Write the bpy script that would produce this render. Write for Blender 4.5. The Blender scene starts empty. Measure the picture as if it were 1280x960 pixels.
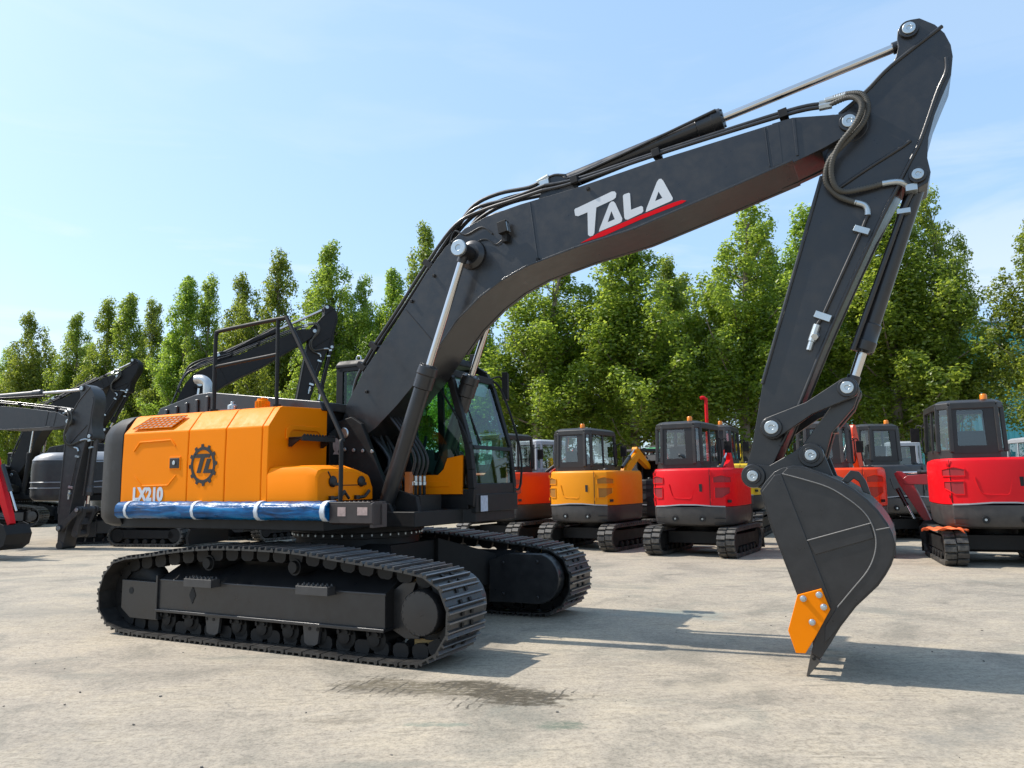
import bpy, bmesh, math, random
import numpy as np
from mathutils import Vector, Matrix
from mathutils.geometry import tessellate_polygon

R = math.radians
S = bpy.context.scene
COL = S.collection

# ------------------------------------------------------------------ materials
MATS = {}

def nt_new(name):
    m = bpy.data.materials.new(name)
    m.use_nodes = True
    nt = m.node_tree
    nt.nodes.clear()
    out = nt.nodes.new('ShaderNodeOutputMaterial')
    return m, nt, out

def N(nt, kind, **kw):
    n = nt.nodes.new(kind)
    for k, v in kw.items():
        if k.startswith('in_'):
            key = k[3:]
            n.inputs[int(key) if key.isdigit() else key.replace('_', ' ')].default_value = v
        else:
            setattr(n, k, v)
    return n

def ramp(nt, fac, stops):
    r = nt.nodes.new('ShaderNodeValToRGB')
    el = r.color_ramp.elements
    while len(el) < len(stops):
        el.new(0.5)
    for e, (p, c) in zip(el, stops):
        e.position = p
        e.color = (c, c, c, 1) if isinstance(c, (int, float)) else (*c, 1)
    nt.links.new(fac, r.inputs[0])
    return r.outputs[0]

def mixc(nt, fac, a, b, mode='MIX'):
    m = nt.nodes.new('ShaderNodeMix')
    m.data_type = 'RGBA'
    m.blend_type = mode
    for sock, v in ((m.inputs[0], fac), (m.inputs[6], a), (m.inputs[7], b)):
        if hasattr(v, 'links'):
            nt.links.new(v, sock)
        elif isinstance(v, (int, float)):
            sock.default_value = v
        else:
            sock.default_value = (*v, 1)
    return m.outputs[2]

def maths(nt, op, a, b=0.0, clamp=False):
    m = nt.nodes.new('ShaderNodeMath')
    m.operation = op
    m.use_clamp = clamp
    for sock, v in ((m.inputs[0], a), (m.inputs[1], b)):
        if hasattr(v, 'links'):
            nt.links.new(v, sock)
        else:
            sock.default_value = v
    return m.outputs[0]

def noise(nt, vec, scale, detail=4, rough=0.55, dist=0.0):
    n = nt.nodes.new('ShaderNodeTexNoise')
    n.inputs['Scale'].default_value = scale
    n.inputs['Detail'].default_value = detail
    n.inputs['Roughness'].default_value = rough
    n.inputs['Distortion'].default_value = dist
    if vec is not None:
        nt.links.new(vec, n.inputs['Vector'])
    return n.outputs[0]

def paint(name, col, rough=0.4, metal=0.0, var=0.12, dust=0.0, bump=0.05, bscale=60, coat=0.0, spec=0.5, vscale=1.3):
    """painted or cast surface: slow colour drift, uneven gloss, settled dust, fine bump"""
    if name in MATS:
        return MATS[name]
    m, nt, out = nt_new(name)
    b = N(nt, 'ShaderNodeBsdfPrincipled')
    tc = N(nt, 'ShaderNodeTexCoord').outputs['Object']
    n1 = noise(nt, tc, vscale, 6, 0.6)
    f = ramp(nt, n1, [(0.3, 0.0), (0.72, 1.0)])
    lo = tuple(c * (1 - var) for c in col)
    hi = tuple(min(1, c * (1 + var)) for c in col)
    c = mixc(nt, f, lo, hi)
    n2 = noise(nt, tc, 9, 8, 0.65)
    if dust > 0:
        d = ramp(nt, n2, [(0.42, 0.0), (0.75, dust)])
        c = mixc(nt, d, c, (0.33, 0.29, 0.23))
    nt.links.new(c, b.inputs['Base Color'])
    rr = ramp(nt, n2, [(0.25, max(0.03, rough - 0.1)), (0.8, min(1, rough + 0.14))])
    nt.links.new(rr, b.inputs['Roughness'])
    b.inputs['Metallic'].default_value = metal
    b.inputs['Specular IOR Level'].default_value = spec
    b.inputs['Coat Weight'].default_value = coat
    b.inputs['Coat Roughness'].default_value = 0.12
    if bump > 0:
        bp = N(nt, 'ShaderNodeBump')
        bp.inputs['Strength'].default_value = bump
        bp.inputs['Distance'].default_value = 0.01
        wobble = maths(nt, 'MULTIPLY', noise(nt, tc, 2.2, 2), 6.0)
        nt.links.new(maths(nt, 'ADD', noise(nt, tc, bscale, 3), wobble), bp.inputs['Height'])
        nt.links.new(bp.outputs[0], b.inputs['Normal'])
    nt.links.new(b.outputs[0], out.inputs[0])
    MATS[name] = m
    return m

def glass(name, tint, refl=0.9, base=0.05):
    if name in MATS:
        return MATS[name]
    m, nt, out = nt_new(name)
    t = N(nt, 'ShaderNodeBsdfTransparent')
    t.inputs[0].default_value = (*tint, 1)
    g = N(nt, 'ShaderNodeBsdfGlossy')
    g.inputs['Roughness'].default_value = 0.02
    g.inputs[0].default_value = (refl, refl, refl, 1)
    lw = N(nt, 'ShaderNodeLayerWeight')
    lw.inputs['Blend'].default_value = 0.5
    f = maths(nt, 'ADD', maths(nt, 'MULTIPLY', maths(nt, 'POWER', lw.outputs['Facing'], 3.5), 0.75), base, True)
    mx = N(nt, 'ShaderNodeMixShader')
    nt.links.new(f, mx.inputs[0])
    nt.links.new(t.outputs[0], mx.inputs[1])
    nt.links.new(g.outputs[0], mx.inputs[2])
    nt.links.new(mx.outputs[0], out.inputs[0])
    MATS[name] = m
    return m

# ------------------------------------------------------------------ mesh builder
def catmull(pts, n=6, closed=False):
    P = [Vector(p) for p in pts]
    out = []
    L = len(P)
    rng = range(L) if closed else range(L - 1)
    for i in rng:
        if closed:
            a, b, c, d = P[(i - 1) % L], P[i], P[(i + 1) % L], P[(i + 2) % L]
        else:
            a, b, c, d = P[max(i - 1, 0)], P[i], P[i + 1], P[min(i + 2, L - 1)]
        for k in range(n):
            t = k / n
            out.append(0.5 * ((2 * b) + (c - a) * t + (2 * a - 5 * b + 4 * c - d) * t * t + (3 * b - a - 3 * c + d) * t ** 3))
    if not closed:
        out.append(P[-1])
    return out

def resample_closed(pts, count):
    P = [Vector(p) for p in pts]
    L = len(P)
    seg = [(P[(i + 1) % L] - P[i]).length for i in range(L)]
    tot = sum(seg)
    out, i, acc = [], 0, 0.0
    for k in range(count):
        s = tot * k / count
        while acc + seg[i] < s - 1e-9:
            acc += seg[i]
            i += 1
        t = (s - acc) / seg[i] if seg[i] else 0
        out.append(P[i].lerp(P[(i + 1) % L], t))
    return out, tot

class MB:
    def __init__(self, T=None):
        self.v, self.f, self.m = [], [], []
        self.T = T

    def add(self, vs, fs, mi=0):
        o = len(self.v)
        if self.T:
            vs = [self.T(Vector(p)) for p in vs]
        self.v += [tuple(p) for p in vs]
        self.f += [tuple(i + o for i in f) for f in fs]
        self.m += [mi] * len(fs)
        return self

    def prism(self, poly, a, b, axis='y', mi=0):
        """extrude a 2D outline between a and b along an axis"""
        n = len(poly)
        def p3(q, h):
            return {'y': (q[0], h, q[1]), 'x': (h, q[0], q[1]), 'z': (q[0], q[1], h)}[axis]
        vs = [p3(q, a) for q in poly] + [p3(q, b) for q in poly]
        fs = [tuple(range(n - 1, -1, -1)), tuple(range(n, 2 * n))]
        fs += [(i, (i + 1) % n, n + (i + 1) % n, n + i) for i in range(n)]
        return self.add(vs, fs, mi)

    def holed(self, outer, holes, a, b, axis='y', mi=0):
        loops = [outer] + holes
        flat = [q for l in loops for q in l]
        def p3(q, h):
            return {'y': (q[0], h, q[1]), 'x': (h, q[0], q[1]), 'z': (q[0], q[1], h)}[axis]
        tris = tessellate_polygon([[Vector((q[0], q[1], 0)) for q in l] for l in loops])
        n = len(flat)
        vs = [p3(q, a) for q in flat] + [p3(q, b) for q in flat]
        fs = [tuple(t) for t in tris] + [tuple(i + n for i in reversed(t)) for t in tris]
        o = 0
        for l in loops:
            k = len(l)
            fs += [(o + i, o + (i + 1) % k, n + o + (i + 1) % k, n + o + i) for i in range(k)]
            o += k
        return self.add(vs, fs, mi)

    def loft(self, sections, mi=0, caps=True):
        """sections: equal-length rings of 3D points"""
        n = len(sections[0])
        vs = [p for s in sections for p in s]
        fs = []
        for k in range(len(sections) - 1):
            o = k * n
            fs += [(o + i, o + (i + 1) % n, o + n + (i + 1) % n, o + n + i) for i in range(n)]
        if caps:
            fs.append(tuple(range(n - 1, -1, -1)))
            fs.append(tuple(range((len(sections) - 1) * n, len(sections) * n)))
        return self.add(vs, fs, mi)

    def box(self, x0, x1, y0, y1, z0, z1, mi=0):
        return self.prism([(x0, z0), (x1, z0), (x1, z1), (x0, z1)], y0, y1, 'y', mi)

    def obox(self, c, size, rot=None, mi=0):
        M = (rot or Matrix.Identity(3))
        c = Vector(c)
        hx, hy, hz = (s / 2 for s in size)
        vs = [c + M @ Vector((sx * hx, sy * hy, sz * hz)) for sx in (-1, 1) for sy in (-1, 1) for sz in (-1, 1)]
        fs = [(0, 1, 3, 2), (4, 6, 7, 5), (0, 4, 5, 1), (2, 3, 7, 6), (0, 2, 6, 4), (1, 5, 7, 3)]
        return self.add(vs, fs, mi)

    def bar(self, p0, p1, w, h, mi=0, up=(0, 0, 1)):
        p0, p1 = Vector(p0), Vector(p1)
        d = (p1 - p0)
        L = d.length
        d.normalize()
        u = Vector(up)
        s = d.cross(u)
        if s.length < 1e-4:
            s = d.cross(Vector((0, 1, 0)))
        s.normalize()
        u = s.cross(d)
        M = Matrix((d, s, u)).transposed()
        return self.obox((p0 + p1) / 2, (L, w, h), M, mi)

    def cyl(self, p0, p1, r0, r1=None, n=20, mi=0):
        p0, p1 = Vector(p0), Vector(p1)
        r1 = r0 if r1 is None else r1
        d = (p1 - p0).normalized()
        a = d.orthogonal().normalized()
        b = d.cross(a)
        ring = lambda c, r: [c + (a * math.cos(2 * math.pi * i / n) + b * math.sin(2 * math.pi * i / n)) * r for i in range(n)]
        return self.loft([ring(p0, r0), ring(p1, r1)], mi)

    def lathe(self, p0, axis, prof, n=24, mi=0):
        """prof: list of (distance along axis, radius)"""
        p0, d = Vector(p0), Vector(axis).normalized()
        a = d.orthogonal().normalized()
        b = d.cross(a)
        secs = [[p0 + d * t + (a * math.cos(2 * math.pi * i / n) + b * math.sin(2 * math.pi * i / n)) * max(r, 1e-4) for i in range(n)] for t, r in prof]
        return self.loft(secs, mi)

    def tube(self, pts, r, n=10, mi=0, smooth=5):
        P = catmull(pts, smooth) if smooth and len(pts) > 2 else [Vector(p) for p in pts]
        d0 = (P[1] - P[0]).normalized()
        a = d0.orthogonal().normalized()
        secs = []
        for i, p in enumerate(P):
            d = (P[min(i + 1, len(P) - 1)] - P[max(i - 1, 0)]).normalized()
            a = (a - d * a.dot(d))
            if a.length < 1e-6:
                a = d.orthogonal()
            a.normalize()
            b = d.cross(a)
            secs.append([p + (a * math.cos(2 * math.pi * k / n) + b * math.sin(2 * math.pi * k / n)) * r for k in range(n)])
        return self.loft(secs, mi)

    def band(self, pts, y0, y1, th, mi=0):
        """closed belt round an XZ loop, th thick to the inside"""
        L = len(pts)
        outer, inner = [], []
        cx = sum(p[0] for p in pts) / L
        for i in range(L):
            t = Vector(pts[(i + 1) % L]) - Vector(pts[i - 1])
            t.normalize()
            nrm = Vector((t[1], -t[0]))
            p = Vector(pts[i])
            outer.append(p)
            inner.append(p - nrm * th)
        vs = []
        for ring, y in ((outer, y0), (outer, y1), (inner, y1), (inner, y0)):
            vs += [(p[0], y, p[1]) for p in ring]
        fs = []
        for k in range(4):
            a, b = k * L, ((k + 1) % 4) * L
            fs += [(a + i, a + (i + 1) % L, b + (i + 1) % L, b + i) for i in range(L)]
        return self.add(vs, fs, mi)

    def build(self, name, mats, parent=None, bevel=0.0, smooth=True, seg=2, angle=40):
        me = bpy.data.meshes.new(name)
        me.from_pydata(self.v, [], self.f)
        if not isinstance(mats, (list, tuple)):
            mats = [mats]
        for m in mats:
            me.materials.append(m)
        me.polygons.foreach_set('material_index', self.m)
        bm = bmesh.new()
        bm.from_mesh(me)
        bmesh.ops.recalc_face_normals(bm, faces=bm.faces)
        bm.to_mesh(me)
        bm.free()
        if smooth:
            me.polygons.foreach_set('use_smooth', [True] * len(me.polygons))
            me.set_sharp_from_angle(angle=R(angle))
        o = bpy.data.objects.new(name, me)
        COL.objects.link(o)
        if parent is not None:
            o.parent = parent
        if bevel > 0:
            md = o.modifiers.new('edge', 'BEVEL')
            md.width = bevel
            md.segments = seg
            md.limit_method = 'ANGLE'
            md.angle_limit = R(32)
            md.harden_normals = True
        return o

def build_pieces(mb, name, mats, parent, **kw):
    """one object for every separate piece collected in mb (pieces that touch stay together)"""
    n = len(mb.v)
    par = list(range(n))
    def root_(i):
        while par[i] != i:
            par[i] = par[par[i]]
            i = par[i]
        return i
    for f in mb.f:
        a = root_(f[0])
        for j in f[1:]:
            par[root_(j)] = a
    isl = {}
    for i in range(n):
        isl.setdefault(root_(i), []).append(i)
    boxes = []
    for r_, ids in isl.items():
        P = np.array([mb.v[i] for i in ids])
        boxes.append([P.min(0) - .004, P.max(0) + .004, set(ids)])
    merged = True
    while merged:
        merged = False
        for a in range(len(boxes)):
            for b in range(a + 1, len(boxes)):
                if (boxes[a][0] <= boxes[b][1]).all() and (boxes[b][0] <= boxes[a][1]).all():
                    boxes[a] = [np.minimum(boxes[a][0], boxes[b][0]), np.maximum(boxes[a][1], boxes[b][1]), boxes[a][2] | boxes[b][2]]
                    boxes.pop(b)
                    merged = True
                    break
            if merged:
                break
    for lo, hi, ids in boxes:
        k = MB()
        order = sorted(ids)
        idx = {v: i for i, v in enumerate(order)}
        k.v = [mb.v[i] for i in order]
        for f, m in zip(mb.f, mb.m):
            if f[0] in idx:
                k.f.append(tuple(idx[j] for j in f))
                k.m.append(m)
        k.build(name, mats, parent, **kw)

def thing(name, label, cat, loc=(0, 0, 0), yaw=0.0, group=None, scale=1.0):
    o = bpy.data.objects.new(name, None)
    COL.objects.link(o)
    o.location = loc
    o.rotation_euler = (0, 0, yaw)
    o.scale = (scale,) * 3
    o.empty_display_size = 0.2
    o['label'] = label
    o['category'] = cat
    if group:
        o['group'] = group
    return o

def tag(o, label=None, cat=None, group=None, kind=None):
    for k, v in (('label', label), ('category', cat), ('group', group), ('kind', kind)):
        if v:
            o[k] = v
    return o

# ------------------------------------------------------------------ the palette
BLACK = paint('black_paint', (0.017, 0.0168, 0.018), 0.34, var=0.2, dust=0.035, bump=0.03, bscale=45, coat=0.15)
BLACKM = paint('black_matt', (0.011, 0.0105, 0.0105), 0.55, var=0.2, dust=0.03, bump=0.05, spec=.28)
GREYP = paint('grey_paint', (0.044, 0.042, 0.042), 0.42, var=0.12, dust=0.08, bump=0.03)
TRACKM = paint('track_steel', (0.024, 0.023, 0.0225), 0.36, var=0.25, dust=0.09, bump=0.1, bscale=40, spec=0.6)
DARK = paint('dark_gap', (0.008, 0.008, 0.008), 0.7, var=0.1, bump=0)
ORANGE = paint('orange_paint', (0.95, 0.245, 0.0), 0.5, var=0.03, dust=0.01, bump=0.015, coat=0.0, spec=.12)
YELLOWO = paint('amber_paint', (0.78, 0.27, 0.0), 0.45, var=0.05, dust=0.01, bump=0.015, coat=0.0, spec=.28)
YELLOW = paint('yellow_paint', (0.80, 0.52, 0.01), 0.36, var=0.05, dust=0.02, bump=0.015, coat=0.35)
RED = paint('red_paint', (0.70, 0.004, 0.010), 0.42, var=0.06, dust=0.003, bump=0.012, coat=0.0, spec=.28)
ORED = paint('orange_red_paint', (0.72, 0.050, 0.006), 0.38, var=0.05, dust=0.01, bump=0.012, coat=0.0, spec=.28)
MAROON = paint('dark_red_paint', (0.30, 0.012, 0.02), 0.34, var=0.08, bump=0.012, coat=0.4)
BROWN = paint('brown_black_paint', (0.030, 0.021, 0.020), 0.42, var=0.15, dust=0.05, bump=0.03)
CABM = paint('cab_paint', (0.024, 0.0225, 0.022), 0.42, var=0.12, dust=0.05, bump=0.03)
CHROME = paint('chrome_rod', (0.62, 0.60, 0.58), 0.14, metal=1.0, var=0.03, bump=0.0)
STEEL = paint('zinc_steel', (0.50, 0.54, 0.55), 0.33, metal=0.85, var=0.15, bump=0.06)
SATIN = paint('satin_exhaust', (0.55, 0.54, 0.52), 0.34, metal=0.9, var=0.2, bump=0.05)
RUBBER = paint('rubber', (0.030, 0.029, 0.028), 0.62, var=0.25, dust=0.34, bump=0.15, bscale=30)
HOSE = paint('hose_rubber', (0.018, 0.018, 0.019), 0.45, var=0.2, bump=0.03, dust=0.03)
SLEEVE = paint('hose_sleeve', (0.075, 0.07, 0.058), 0.6, var=0.25, bump=0.3, bscale=160)
BRASS = paint('sprocket_tooth', (0.36, 0.22, 0.07), 0.5, var=0.3, dust=0.1, bump=0.15)
WELD = paint('weld_bead', (0.20, 0.19, 0.18), 0.5, var=0.2, bump=0.4, bscale=120)
WHITE = paint('white_decal', (0.62, 0.64, 0.66), 0.4, var=0.04, bump=0)
REDD = paint('red_decal', (0.70, 0.0, 0.008), 0.6, var=0.04, bump=0, spec=.12)
BLKD = paint('black_decal', (0.014, 0.012, 0.012), 0.45, var=0.05, bump=0)
TAPE = paint('white_tape', (0.60, 0.64, 0.68), 0.5, var=0.06, bump=0.25, bscale=20)
AMBER = paint('amber_lens', (0.80, 0.22, 0.01), 0.22, var=0.06, bump=0)
SILVER = paint('silver_paint', (0.34, 0.35, 0.37), 0.36, var=0.06, bump=0.02, coat=0.2)
WORN_GLINT = paint('worn_steel_glint', (0.20, 0.20, 0.21), 0.34, metal=0.7, var=0.3, bump=0.1, dust=.1)  # worn ridge tips, with sun and sky glint painted in as brighter steel
TOOTHM = paint('cast_tooth', (0.085, 0.080, 0.074), 0.45, metal=.3, var=.25, bump=.15, dust=.15)
TEAL = paint('teal_sheet', (0.06, 0.34, 0.36), 0.5, var=0.08, bump=0.02)
SEAT = paint('seat_cloth', (0.03, 0.03, 0.034), 0.8, var=0.2, bump=0.3, bscale=200)
HIVIS = paint('yellow_plastic', (0.62, 0.55, 0.03), 0.4, var=0.06, bump=0)
GLASS = glass('green_glass', (0.50, 0.78, 0.68), base=.035)
GLASSD = glass('grey_glass', (0.76, 0.82, 0.82), base=.11)
PALE = paint('pale_print', (0.46, 0.50, 0.58), 0.5, var=0.2, bump=0, vscale=30)
PINK = paint('pale_sticker', (0.40, 0.29, 0.26), 0.5, var=0.25, bump=0, vscale=25)
CLOTH = paint('orange_cloth', (0.80, 0.13, 0.03), 0.75, var=0.18, bump=0.4, bscale=50, vscale=12)
GREENP = paint('green_paint', (0.05, 0.26, 0.10), 0.4, var=0.08, bump=0.02)

def film_material():
    m, nt, out = nt_new('blue_film')
    b = N(nt, 'ShaderNodeBsdfPrincipled')
    tc = N(nt, 'ShaderNodeTexCoord').outputs['Object']
    mp = N(nt, 'ShaderNodeMapping')
    mp.inputs['Scale'].default_value = (1.6, 9, 14)
    nt.links.new(tc, mp.inputs[0])
    n = noise(nt, mp.outputs[0], 1.5, 4, 0.5, 0.8)
    c = ramp(nt, n, [(0.3, (0.0, 0.018, 0.06)), (0.5, (0.0, 0.085, 0.25)), (0.72, (0.0, 0.18, 0.42))])
    nt.links.new(c, b.inputs['Base Color'])
    b.inputs['Roughness'].default_value = 0.3
    b.inputs['Coat Weight'].default_value = 0.0
    b.inputs['Specular IOR Level'].default_value = 0.3
    bp = N(nt, 'ShaderNodeBump')
    bp.inputs['Strength'].default_value = 0.5
    bp.inputs['Distance'].default_value = 0.03
    nt.links.new(n, bp.inputs['Height'])
    nt.links.new(bp.outputs[0], b.inputs['Normal'])
    nt.links.new(b.outputs[0], out.inputs[0])
    return m
FILM = film_material()

# ------------------------------------------------------------------ big crawler excavator
FOOT, PIN, CYLPIN = (0.073, 2.027), (5.205, 4.39), (1.625, 3.795)
STICKTOP, BKTCYL, STICKEND, LINKPIN = (5.692, 5.105), (5.667, 3.869), (4.29, 1.507), (4.462, 1.90)
LINKTOP, BUCKETPIN = (5.05, 2.19), (4.748, 1.666)

def rot2(c, ang, shift=(0, 0)):
    ca, sa = math.cos(ang), math.sin(ang)
    def f(p):
        x, z = p[0] - c[0], p[-1] - c[1]
        X, Z = c[0] + ca * x - sa * z + shift[0], c[1] + sa * x + ca * z + shift[1]
        return Vector((X, p[1], Z)) if len(p) == 3 else (X, Z)
    return f

def hexbolt(mb, c, axis, r, h, mi=0):
    mb.cyl(c, Vector(c) + Vector(axis) * h, r, r * 0.95, 6, mi)

def ram(parent, name, a, b, y, gland, rb, rr, rod_mat=CHROME, body=BLACK, hose=True):
    """hydraulic ram from a (barrel end) to b (rod eye) in the plane y; gland = fraction of the length"""
    A, B = Vector((a[0], y, a[1])), Vector((b[0], y, b[1]))
    d = (B - A).normalized()
    L = (B - A).length
    G = A + d * L * gland
    m = MB()
    m.lathe(A - d * rb * 0.4, d, [(0, rb * .7), (0.02, rb), (L * gland - 0.2, rb), (L * gland - 0.195, rb * 1.2), (L * gland - 0.06, rb * 1.2),
                                  (L * gland - 0.05, rb * 1.28), (L * gland + rb * .4, rb * 1.22), (L * gland + rb * .4 + 0.02, rb * .8)], 28)
    m.cyl(A + Vector((0, -rb * 1.15, 0)), A + Vector((0, rb * 1.15, 0)), rb * 1.15, n=24)
    for k in range(8):
        a_ = k * math.pi / 4
        o = d.orthogonal().normalized()
        o2 = d.cross(o)
        hexbolt(m, G + (o * math.cos(a_) + o2 * math.sin(a_)) * rb * .98 - d * .006, d, 0.012, 0.026)
    body_o = m.build(name, body, parent, bevel=0.004)
    r = MB()
    r.cyl(G, B, rr, n=24)
    r.build('rod', rod_mat, body_o)
    e = MB()
    e.cyl(B - d * rr * 3.4, B - d * rr * 1.2, rr * 1.35, n=20)
    e.cyl(B + Vector((0, -rb * .95, 0)), B + Vector((0, rb * .95, 0)), rr * 1.9, n=24)
    e.build('rod_eye', body, body_o, bevel=0.004)
    return body_o

def pin_cap(parent, mat, p, y, s, r, T=None, name='pin_cap'):
    """boss and washer on the side s of a plate at y"""
    if T:
        p = T(p)
    m = MB()
    m.cyl((p[0], y, p[1]), (p[0], y + s * 0.03, p[1]), r * 1.5, r * 1.42, 28, 1)
    m.lathe((p[0], y + s * 0.028, p[1]), (0, s, 0), [(0, r), (0.014, r), (0.018, r * .93), (0.018, r * .35), (0.012, r * .32)], 26, 0)
    hexbolt(m, (p[0] + r * .5, y + s * .044, p[1] + r * .2), (0, s, 0), r * .18, 0.01)
    return m.build(name, [mat, BLACK], parent, bevel=0.003)

TRACK_LOOP = [(-1.60, 0.0), (-0.8, 0.0), (0.0, 0.0), (0.8, 0.0), (1.62, 0.0), (1.90, 0.035), (2.06, 0.15), (2.135, 0.29), (2.143, 0.42), (2.13, 0.53),
              (2.065, 0.655), (1.95, 0.745), (1.72, 0.79), (1.35, 0.83), (0.92, 0.872), (0.44, 0.915), (-0.27, 0.925), (-0.75, 0.905), (-1.12, 0.867),
              (-1.5, 0.815), (-1.86, 0.772), (-2.02, 0.68), (-2.12, 0.54), (-2.16, 0.39), (-2.155, 0.27), (-2.09, 0.15), (-1.93, 0.045)]

def track_chain_mesh(y0, y1, count=47):
    P = catmull([(p[0], 0, p[1]) for p in TRACK_LOOP], 8, True)
    pts, tot = resample_closed(P, count)
    pitch = tot / count
    m = MB()
    yc = (y0 + y1) / 2
    for i in range(count):
        a, b = pts[i], pts[(i + 1) % count]
        t = (b - a).normalized()
        n = Vector((t.z, 0, -t.x))
        c = (a + b) / 2
        def q(u, w):
            p = c + t * u + n * (w - 0.03)
            return (p.x, p.z)
        h = pitch / 2 - 0.008
        prof = [q(-h, -.012), q(-h, .004), q(-h + .012, .022), q(-h + .026, .022), q(-h + .036, .003),
                q(-.012, .003), q(-.008, .028), q(.008, .028), q(.012, .003),
                q(h - .036, .003), q(h - .028, .026), q(h - .012, .026), q(h, .006), q(h, -.012)]
        m.prism(prof, y0, y1, 'y', 0)
        m.prism([q(-.007, .0275), q(.007, .0275), q(.006, .0295), q(-.006, .0295)], y0, y1, 'y', 2)  # bright strips along the ridge tips carry the painted glint
        m.prism([q(-h + .014, .0215), q(-h + .024, .0215), q(-h + .023, .0235), q(-h + .015, .0235)], y0, y1, 'y', 2)
        m.prism([q(h - .026, .0255), q(h - .014, .0255), q(h - .015, .0275), q(h - .025, .0275)], y0, y1, 'y', 2)
        for yy in (-.12, .075):
            m.prism([q(-h * .80, -.10), q(-h * .86, -.05), q(-h * .70, -.014), q(h * .70, -.014), q(h * .86, -.05), q(h * .80, -.10), q(h * .45, -.125), q(-h * .45, -.125)], yc + yy, yc + yy + .045, 'y', 1)
        for yy in (-.075, .075):
            for u in (-.045, .045):
                m.obox(c + t * u + n * (-0.022) + Vector((0, yc + yy, 0)), (.032, .036, .02), Matrix((t, Vector((0, 1, 0)), n)).transposed(), 1)
    return m

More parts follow.
